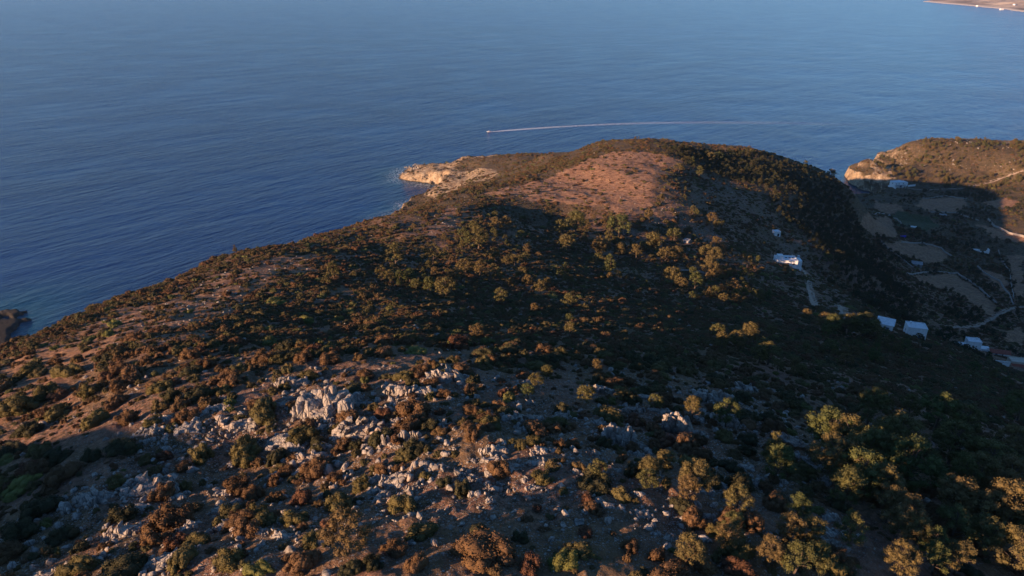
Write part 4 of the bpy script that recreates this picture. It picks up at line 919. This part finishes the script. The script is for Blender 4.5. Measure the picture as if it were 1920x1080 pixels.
for sx0, sy0 in ((-1.3, -.8), (1.3, -.8), (-1.3, .8), (1.3, .8)):
    b = MB(); an = np.linspace(0, 2*math.pi, 13)[:-1]; V = [(sx0+.33*math.cos(a), sy0-.1, .33+.33*math.sin(a)) for a in an]+[(sx0+.33*math.cos(a), sy0+.1, .33+.33*math.sin(a)) for a in an]
    b.add(V, [tuple(range(12)), tuple(range(23, 11, -1))]+[(i, 12+i, 12+(i+1) % 12, (i+1) % 12) for i in range(12)]); b.build('wheel', mk_simple("tyre", (.02, .02, .02), (.03, .03, .03)) if 'tyre' not in bpy.data.materials else bpy.data.materials['tyre'], e)
b = MB(); b.box(-.98, -.9, -.6, .6, .92, 1.32); b.build('windscreen', GLASS, e)
# small hut above the villa
e = house('hut', 'small white hut with a dark open doorway above the villa', 'hut', 1455, 440, R(8), 3.9, 4.0, 2.9, [('left', 0, 1.1, .8, .8)], [], 'flat', parapet=.2)
ex(e, 'doorway', GLASS, (-.2, 1.1, -2.03, -1.9, 0, 1.7))  # dark panel on the wall stands in for the shaded opening
# lone white gable; grey put on its walls stands in for shade
e = house('gable_shed', 'narrow pale shed with a sloping top among the mid slope pines', 'shed', 1287, 455, R(-38), 2.8, 2.2, 1.7, [], [('front', 0, 0, .8, 1.5)], 'shed', wallm=GREY, roofm=GREY)
# cove house
e = house('cove_house', 'two storey white house beside the cove under the cape cliff', 'house', 1681, 349, R(14), 14, 9, 6.2, [('front', -4.8, 3.9, 1.2, 1.3), ('front', -1.4, 3.9, 1.2, 1.3), ('front', 4.9, 3.9, 1.2, 1.3), ('front', -4.8, .9, 1.2, 1.3), ('left', 0, 3.9, 1.2, 1.3)], [('front', 1.8, 0, 3.2, 2.3)], chim=(3, 2))
ex(e, 'wing', WHITE, (7.003, 15, -1, 7, -1, 4.2)); ex(e, 'wing_roof', ROOFW, (6.9, 15.1, -1.1, 7.1, 4.203, 4.5)); ex(e, 'terrace_roof', GREY, (-7.2, 7.2, -7.2, -4.603, 2.9, 3.05)); ex(e, 'garden_wall', WHITE, (15.2, 26, -2.0, -1.7, -1, 1.2), (-9, -8.7, -9, 4, -1, 1.2))
for k in range(4): ex(e, 'post', WHITE, (-7+k*4.55, -6.75+k*4.55, -7.1, -6.85, -1, 2.897))
# houses on the slope towards the valley
e = house('gable_house', 'bright white angular house leftmost in the row of slope houses', 'house', 1658, 616, R(-32), 5.6, 4.2, 2.9, [('front', -1.4, .9, .8, .9)], [('front', 1.0, 0, .9, 2.0)], 'shed', roofm=ROOFW)
ex(e, 'yard_wall', WHITE, (-6.6, -2.803, -2.1, -1.8, -1.2, 1.3)); ex(e, 'low_wing', WHITE, (-5.4, -2.803, -1.5, 1.9, -1.2, 2.0))
e = house('cube_house', 'square white house with two dark windows standing alone', 'house', 1713, 631, R(-16), 7.0, 5.6, 5.2, [('front', -.9, 1.1, .9, 1.3), ('front', 2.9, 1.2, .5, 1.1), ('left', 0, 2.6, .8, 1.0)], [('front', 1.1, .2, .9, 1.8)], chim=(-2, 1))
ex(e, 'buttress', WHITE, (-2.7, -2.2, -3.7, -2.803, -1.4, 1.4), (.0, .5, -3.7, -2.803, -1.4, 1.4), (2.0, 2.5, -3.6, -2.803, -1.4, 1.2))
e = house('arcade_house', 'white cube house with a balustraded terrace in front', 'house', 1822, 651, R(-15), 6.6, 5.6, 4.8, [('front', -.7, 1.9, .7, .9), ('front', .9, 1.8, .5, .9), ('right', 0, 1.8, .7, .9)], [], chim=(1.6, 1))
ex(e, 'terrace', WHITE, (-3.4, 3.1, -5.4, -2.803, -1.6, .8)); ex(e, 'right_wing', WHITE, (3.303, 8.0, -3.6, .6, -1.6, 1.7))
for k in range(7): ex(e, 'baluster', WHITE, (-3.3+k*1.0, -3.0+k*1.0, -5.36, -5.1, .803, 1.7))
ex(e, 'handrail', WHITE, (-3.4, 3.1, -5.4, -5.06, 1.703, 1.85))
e = house('long_annex', 'long low whitewashed annex just left of the balustraded cube house', 'annex', 1797, 649, R(-15), 6.5, 2.6, 2.0, [('front', -1.6, .7, .5, .6), ('front', .4, .7, .5, .6)], [], parapet=.25)
e = house('tiled_house', 'low white house with a dark red tiled roof right of the cube house', 'house', 1872, 664, R(-15), 9.5, 4.6, 1.9, [('front', 1, .7, .8, .8)], [('front', -2, 0, .9, 1.7)], 'gable', roofm=TILE)
e = house('roof_terrace_house', 'house with a beige flat roof above a red tiled porch at the frame edge', 'house', 1912, 685, R(-15), 10.5, 5.6, 3.2, [('front', -2, 1, .9, .9)], [], 'flat', wallm=BEIGE, roofm=BEIGE)
pr_ = MB(); pr_.add([(-5.4, -5.4, 1.2), (5.0, -5.4, 1.2), (5.0, -2.803, 2.2), (-5.4, -2.803, 2.2), (-5.4, -5.4, 1.4), (5.0, -5.4, 1.4), (5.0, -2.803, 2.4), (-5.4, -2.803, 2.4)], [(3, 2, 1, 0), (4, 5, 6, 7), (0, 1, 5, 4), (1, 2, 6, 5), (2, 3, 7, 6), (3, 0, 4, 7)]); pr_.build('porch_roof', TILE, e)
for k in range(3): ex(e, 'porch_post', WHITE, (-5.2+k*4.9, -5.0+k*4.9, -5.2, -5.0, -1.2, 1.22))
x, y, z, m = site(1878, 683); e = bpy.data.objects.new('balustrade_wall', None); col.objects.link(e); e.location = (x, y, z); e.rotation_euler = (0, 0, R(-15)); tag(e, 'openwork white balustrade wall in front of the red roofs', 'wall')
ex(e, 'base', WHITE, (-3.4, 3.4, -.15, .15, -1, 1.0)); ex(e, 'rail', WHITE, (-3.4, 3.4, -.2, .2, 1.9, 2.1))
for k in range(12): ex(e, 'baluster', WHITE, (-3.3+k*.585, -3.05+k*.585, -.1, .1, 1.003, 1.897))
e = house('red_roof_shed', 'tiny shed with a faded red roof left of the slope houses', 'shed', 1620, 607, R(-15), 4.6, 2.6, 1.5, [], [('front', 0, 0, .8, 1.4)], 'shed', roofm=TILE)
e = house('pump_hut', 'tiny white box hut just below the red roofed shed', 'hut', 1618, 612, R(-20), 1.1, 1.0, 1.2, [], [('front', 0, 0, .5, .9)], 'flat', parapet=.1)
e = house('grey_shed', 'grey metal roofed shed between the valley terraces', 'shed', 1716, 497, R(-24), 9, 6, 2.4, [('front', 2, 1, .9, .8)], [('front', -1.5, 0, 1.4, 1.9)], 'gable', wallm=GREY, roofm=GREY)
# white ruin on the valley floor
x, y, z, m = site(1840, 472); e = bpy.data.objects.new('white_ruin', None); col.objects.link(e); e.location = (x, y, z); e.rotation_euler = (0, 0, R(-14)); tag(e, 'broken white walled ruin on the valley floor', 'ruin')
ex(e, 'wall', WHITE, (-6.5, -1.5, -.3, .2, -1, 2.1), (-6.5, -6.1, .2, 4, -1, 1.8), (-1.5, 3.2, -1.2, -.8, -1, 1.3), (3.2, 4.2, -1.2, -.7, -1, 2.6), (4.2, 5.6, -.7, -.3, -1, 1.5), (5.6, 6.1, -1, 3.5, -1, 3.0)); ex(e, 'slab', ROOFW, (-6.0, -1.8, .25, 3.2, 1.4, 1.6))
# sheets and bits in the fields
def sheet(name, lab, cat, u, v, rz, w, d_, mat, hgt=.9):
    x, y, z, m = site(u, v, 0); n = 9; X, Y = np.meshgrid(np.linspace(-w/2, w/2, n), np.linspace(-d_/2, d_/2, 5)); Z = hgt*(1-(Y/(d_/2))**2)*(.8+.2*np.sin(X*1.3))
    top = np.stack([X.ravel(), Y.ravel(), Z.ravel()+.1], 1); bot = top-np.array([0, 0, .5]); V = np.concatenate([top, bot]); a0 = (np.arange(4)[:, None]*n+np.arange(n-1)).ravel(); q = n*5
    F = np.concatenate([np.stack([a0, a0+1, a0+n+1, a0+n], 1), np.stack([a0+q+n, a0+q+n+1, a0+q+1, a0+q], 1)])
    tag(obj(name, new_mesh(name, V, F, [mat]), loc=(x, y, z), rot=(0, 0, rz)), lab, cat)
sheet('pale_sheet', 'long pale plastic sheet tunnel beside the green field', 'plastic tunnel', 1708, 425, R(-8), 10, 3, PALETARP)
sheet('blue_tarpaulin', 'small deep blue tarpaulin below the green field', 'tarpaulin', 1693, 444, R(-5), 5, 3, BLUE, 1.4)
sheet('grey_cover', 'small pale grey cover at the edge of the brown valley field', 'cover', 1768, 403, R(-20), 7, 3, GREY, 1.6)
# drystone terrace walls in the valley
WLS = [([(1560,322+28),(1600,372)], 'x')]
def wall_line(uv, lab, hgt=1.2, mat=STONE, th=.5):
    P = road_pts(uv); T = np.gradient(P, axis=0); T /= np.linalg.norm(T, axis=1, keepdims=True)+1e-9; N = np.stack([-T[:, 1], T[:, 0]], 1)*th/2; z = height(P[:, 0], P[:, 1]); m = len(P); zt = z+hgt*(1+.15*fbm(P[:, 0], P[:, 1], 3, 2))
    V = np.concatenate([np.c_[P-N, z-.6], np.c_[P+N, z-.6], np.c_[P-N, zt], np.c_[P+N, zt]]); q = np.arange(m-1)
    F = np.concatenate([np.stack([q, q+1, 2*m+q+1, 2*m+q], 1), np.stack([m+q+1, m+q, 3*m+q, 3*m+q+1], 1), np.stack([2*m+q, 2*m+q+1, 3*m+q+1, 3*m+q], 1), [[0, 2*m, 3*m, m], [m-1, 2*m-1, 4*m-1, 3*m-1]]])
    tag(obj('drystone_wall', new_mesh('drystone_wall', V, F, [mat])), lab, 'wall')
wall_line([(1700,513),(1745,511),(1795,513),(1830,536),(1868,570)], 'drystone wall along the top of the broad brown valley field')
wall_line([(1690,455),(1730,456),(1765,466),(1785,482)], 'curved drystone wall above the small tan field')
wall_line([(1730,372),(1775,368),(1812,373)], 'drystone wall at the far side of the field near the cove house', 1.0)
wall_line([(1852,412),(1862,424),(1890,438),(1922,446)], 'pale stone retaining wall at the right edge under the cape', 2.0)
wall_line([(1640,402),(1668,403),(1692,426)], 'short drystone wall beside the field nearest the forest flank')
wall_line([(1652,452),(1688,484),(1712,502)], 'slanting drystone wall left of the small tan field', 1.0)
wall_line([(1832,500),(1876,530),(1900,572)], 'drystone wall down the narrow strip field at the right')
wall_line([(1872,470),(1892,510),(1900,560)], 'drystone wall left of the plain field at the right edge')
wall_line([(1742,399),(1795,400),(1835,414)], 'drystone wall along the near side of the cove field')
wall_line([(1258,520-14),(1300,520-10),(1340,514)], 'low field wall among the mid slope pines', .9)

# ------------------------------------------------ speedboat and its wake
def sea_at(u, v): return world_at(u, v, 250/math.tan(PITCH-math.atan((540-v)/FPX)))
x, y, z = sea_at(917, 247.3); x2, y2, _ = sea_at(1000, 242); ha = math.atan2(y-y2, x-x2)
e = bpy.data.objects.new('speedboat', None); col.objects.link(e); e.location = (x, y, 0); e.rotation_euler = (0, R(-4), ha); e.empty_display_size = .1
tag(e, 'small white speedboat heading left with a long foaming wake', 'boat')
S_ = np.linspace(-4.5, 4.5, 11); prof = []
for s_ in S_:
    t = (s_+4.5)/9; hw = 1.35*(1-max(0, (t-.45)/.55)**2.2)+.02; kz = -.5+max(0, (t-.6)/.4)**2*.9; dz_ = .75+.35*t
    prof += [(s_, 0, kz), (s_, -hw*.8, kz+.35), (s_, -hw, dz_), (s_, 0, dz_-.02), (s_, hw, dz_), (s_, hw*.8, kz+.35)]
b = MB(); F_ = []
for i_ in range(10):
    for j_ in range(6): F_.append((i_*6+j_, i_*6+(j_+1) % 6, (i_+1)*6+(j_+1) % 6, (i_+1)*6+j_))
b.add(prof, F_+[tuple(range(5, -1, -1)), tuple(range(60, 66))]); b.build('hull', WHITE, e)
ex(e, 'cabin', WHITE, (-.6, 1.6, -.8, .8, 1.0, 1.9, .25)); ex(e, 'windscreen', GLASS, (1.35, 1.72, -.66, .66, 1.12, 1.7, .05)); ex(e, 'outboard_motor', GREY, (-5.0, -4.503, -.3, .3, .1, 1.3)); ex(e, 'seat', BOATRED, (-2.6, -1.8, -.9, .9, .98, 1.4)); 
UVW = [(921,247.2,.9), (940,245.6,3.6), (965,243.6,4.6), (1000,241,5.2), (1040,238.3,5.6), (1090,235.6,5.2), (1150,232.6,6.8), (1230,230.4,8.5), (1330,229.6,10), (1460,230.5,12), (1660,234.5,14)]
P = np.array([sea_at(u, v)[:2] for u, v, w in UVW]); W = np.array([w for *_, w in UVW]); tt = np.linspace(0, 10, 500); P = np.stack([np.interp(tt, range(11), P[:, 0]), np.interp(tt, range(11), P[:, 1])], 1); W = np.interp(tt, range(11), W)*1.15
T = np.gradient(P, axis=0); T /= np.linalg.norm(T, axis=1, keepdims=True); N = np.stack([-T[:, 1], T[:, 0]], 1); ks = np.linspace(-1, 1, 11); m = len(P)
V = np.concatenate([np.c_[P+N*(W*k)[:, None], .06+.30*np.maximum(0, 1-abs(k))*(1+fbm(P[:, 0]/3+k*5, P[:, 1]/3, 6, 3))*np.exp(-tt/2.5)] for k in ks]); q = np.arange(m-1)
F = np.concatenate([np.stack([k*m+q, k*m+q+1, (k+1)*m+q+1, (k+1)*m+q], 1) for k in range(10)])
me = new_mesh('boat_wake', V, F[:, ::-1], [], smooth=True)
a = me.attributes.new('age', 'FLOAT_VECTOR', 'POINT'); a.data.foreach_set('vector', np.concatenate([np.stack([tt/10, np.full(m, k), tt*0], 1) for k in ks]).astype(np.float32).ravel())
s = NT('wake_foam'); av = s.n("ShaderNodeAttribute", attribute_name='age').outputs['Vector']; sp = s.n("ShaderNodeSeparateXYZ"); s.link(av, sp.inputs[0]); p = s.pos()
age = s.ramp(sp.outputs[0], [(0, .95), (.2, .75), (.38, .55), (.7, .26), (1, 0)]); edge = s.ramp(s.math('ABSOLUTE', sp.outputs[1]), [(0, .8), (.45, 1), (.75, .8), (1, 0)])
nz = s.ramp(s.noise(s.mapping(p, (.5, 1, 1)), .55, 5, .7), [(.30, .15), (.62, 1)]); al = s.math('MULTIPLY', s.math('MULTIPLY', age, edge), nz)
tr = s.n("ShaderNodeBsdfTransparent"); pb = s.bsdf((.9, .92, .95), .8, .2); mx = s.n("ShaderNodeMixShader"); s.link(al, mx.inputs[0]); s.link(tr.outputs[0], mx.inputs[1]); s.link(pb.outputs[0], mx.inputs[2]); s.link(mx.outputs[0], s.out.inputs[0])
me.materials.append(s.m); tag(obj('boat_wake', me), 'long white wake trailing behind the speedboat', 'wake', kind='stuff')
# houses far away on the opposite shore
for k, (u, v, lab) in enumerate([(1878,17.3,'tiny white house by the water on the far shore'), (1901,14.5,'tiny pale house a little inland on the far shore'), (1832,11,'tiny pale barn on the far hills left of the shore houses')]):
    t = 250/math.tan(PITCH-math.atan((540-v)/FPX)); x, y, _ = world_at(u, v, t*.985); jx = (x-fx[0])/(fx[1]-fx[0]); jy = (y-fy[0])/(fy[1]-fy[0]); z = max(0, float(FZ[int(np.clip(jy, 0, 259)), int(np.clip(jx, 0, 259))]))
    e = bpy.data.objects.new('shore_house', None); col.objects.link(e); e.location = (x, y, z); e.rotation_euler = (0, 0, .5*k); tag(e, lab, 'house', 'houses on the far shore')
    ex(e, 'wall', WHITE, (-11, 11, -8, 8, -6, 8)); ex(e, 'roof', ROOFW, (-11.5, 11.5, -8.5, 8.5, 8.003, 9.2, .8))
# ------------------------------------------------ the air
b = MB(); b.box(-12000, 12000, -2500, 12500, -31, 420)
hz = NT('haze_air'); pv_ = hz.n("ShaderNodeVolumePrincipled"); pv_.inputs['Color'].default_value = (.34, .60, 1.0, 1); pv_.inputs['Density'].default_value = 2.5e-5; pv_.inputs['Anisotropy'].default_value = .2
hz.link(pv_.outputs[0], hz.out.inputs['Volume'])
tag(b.build('haze', hz.m), 'thin blue evening haze over the sea', 'haze', kind='stuff')
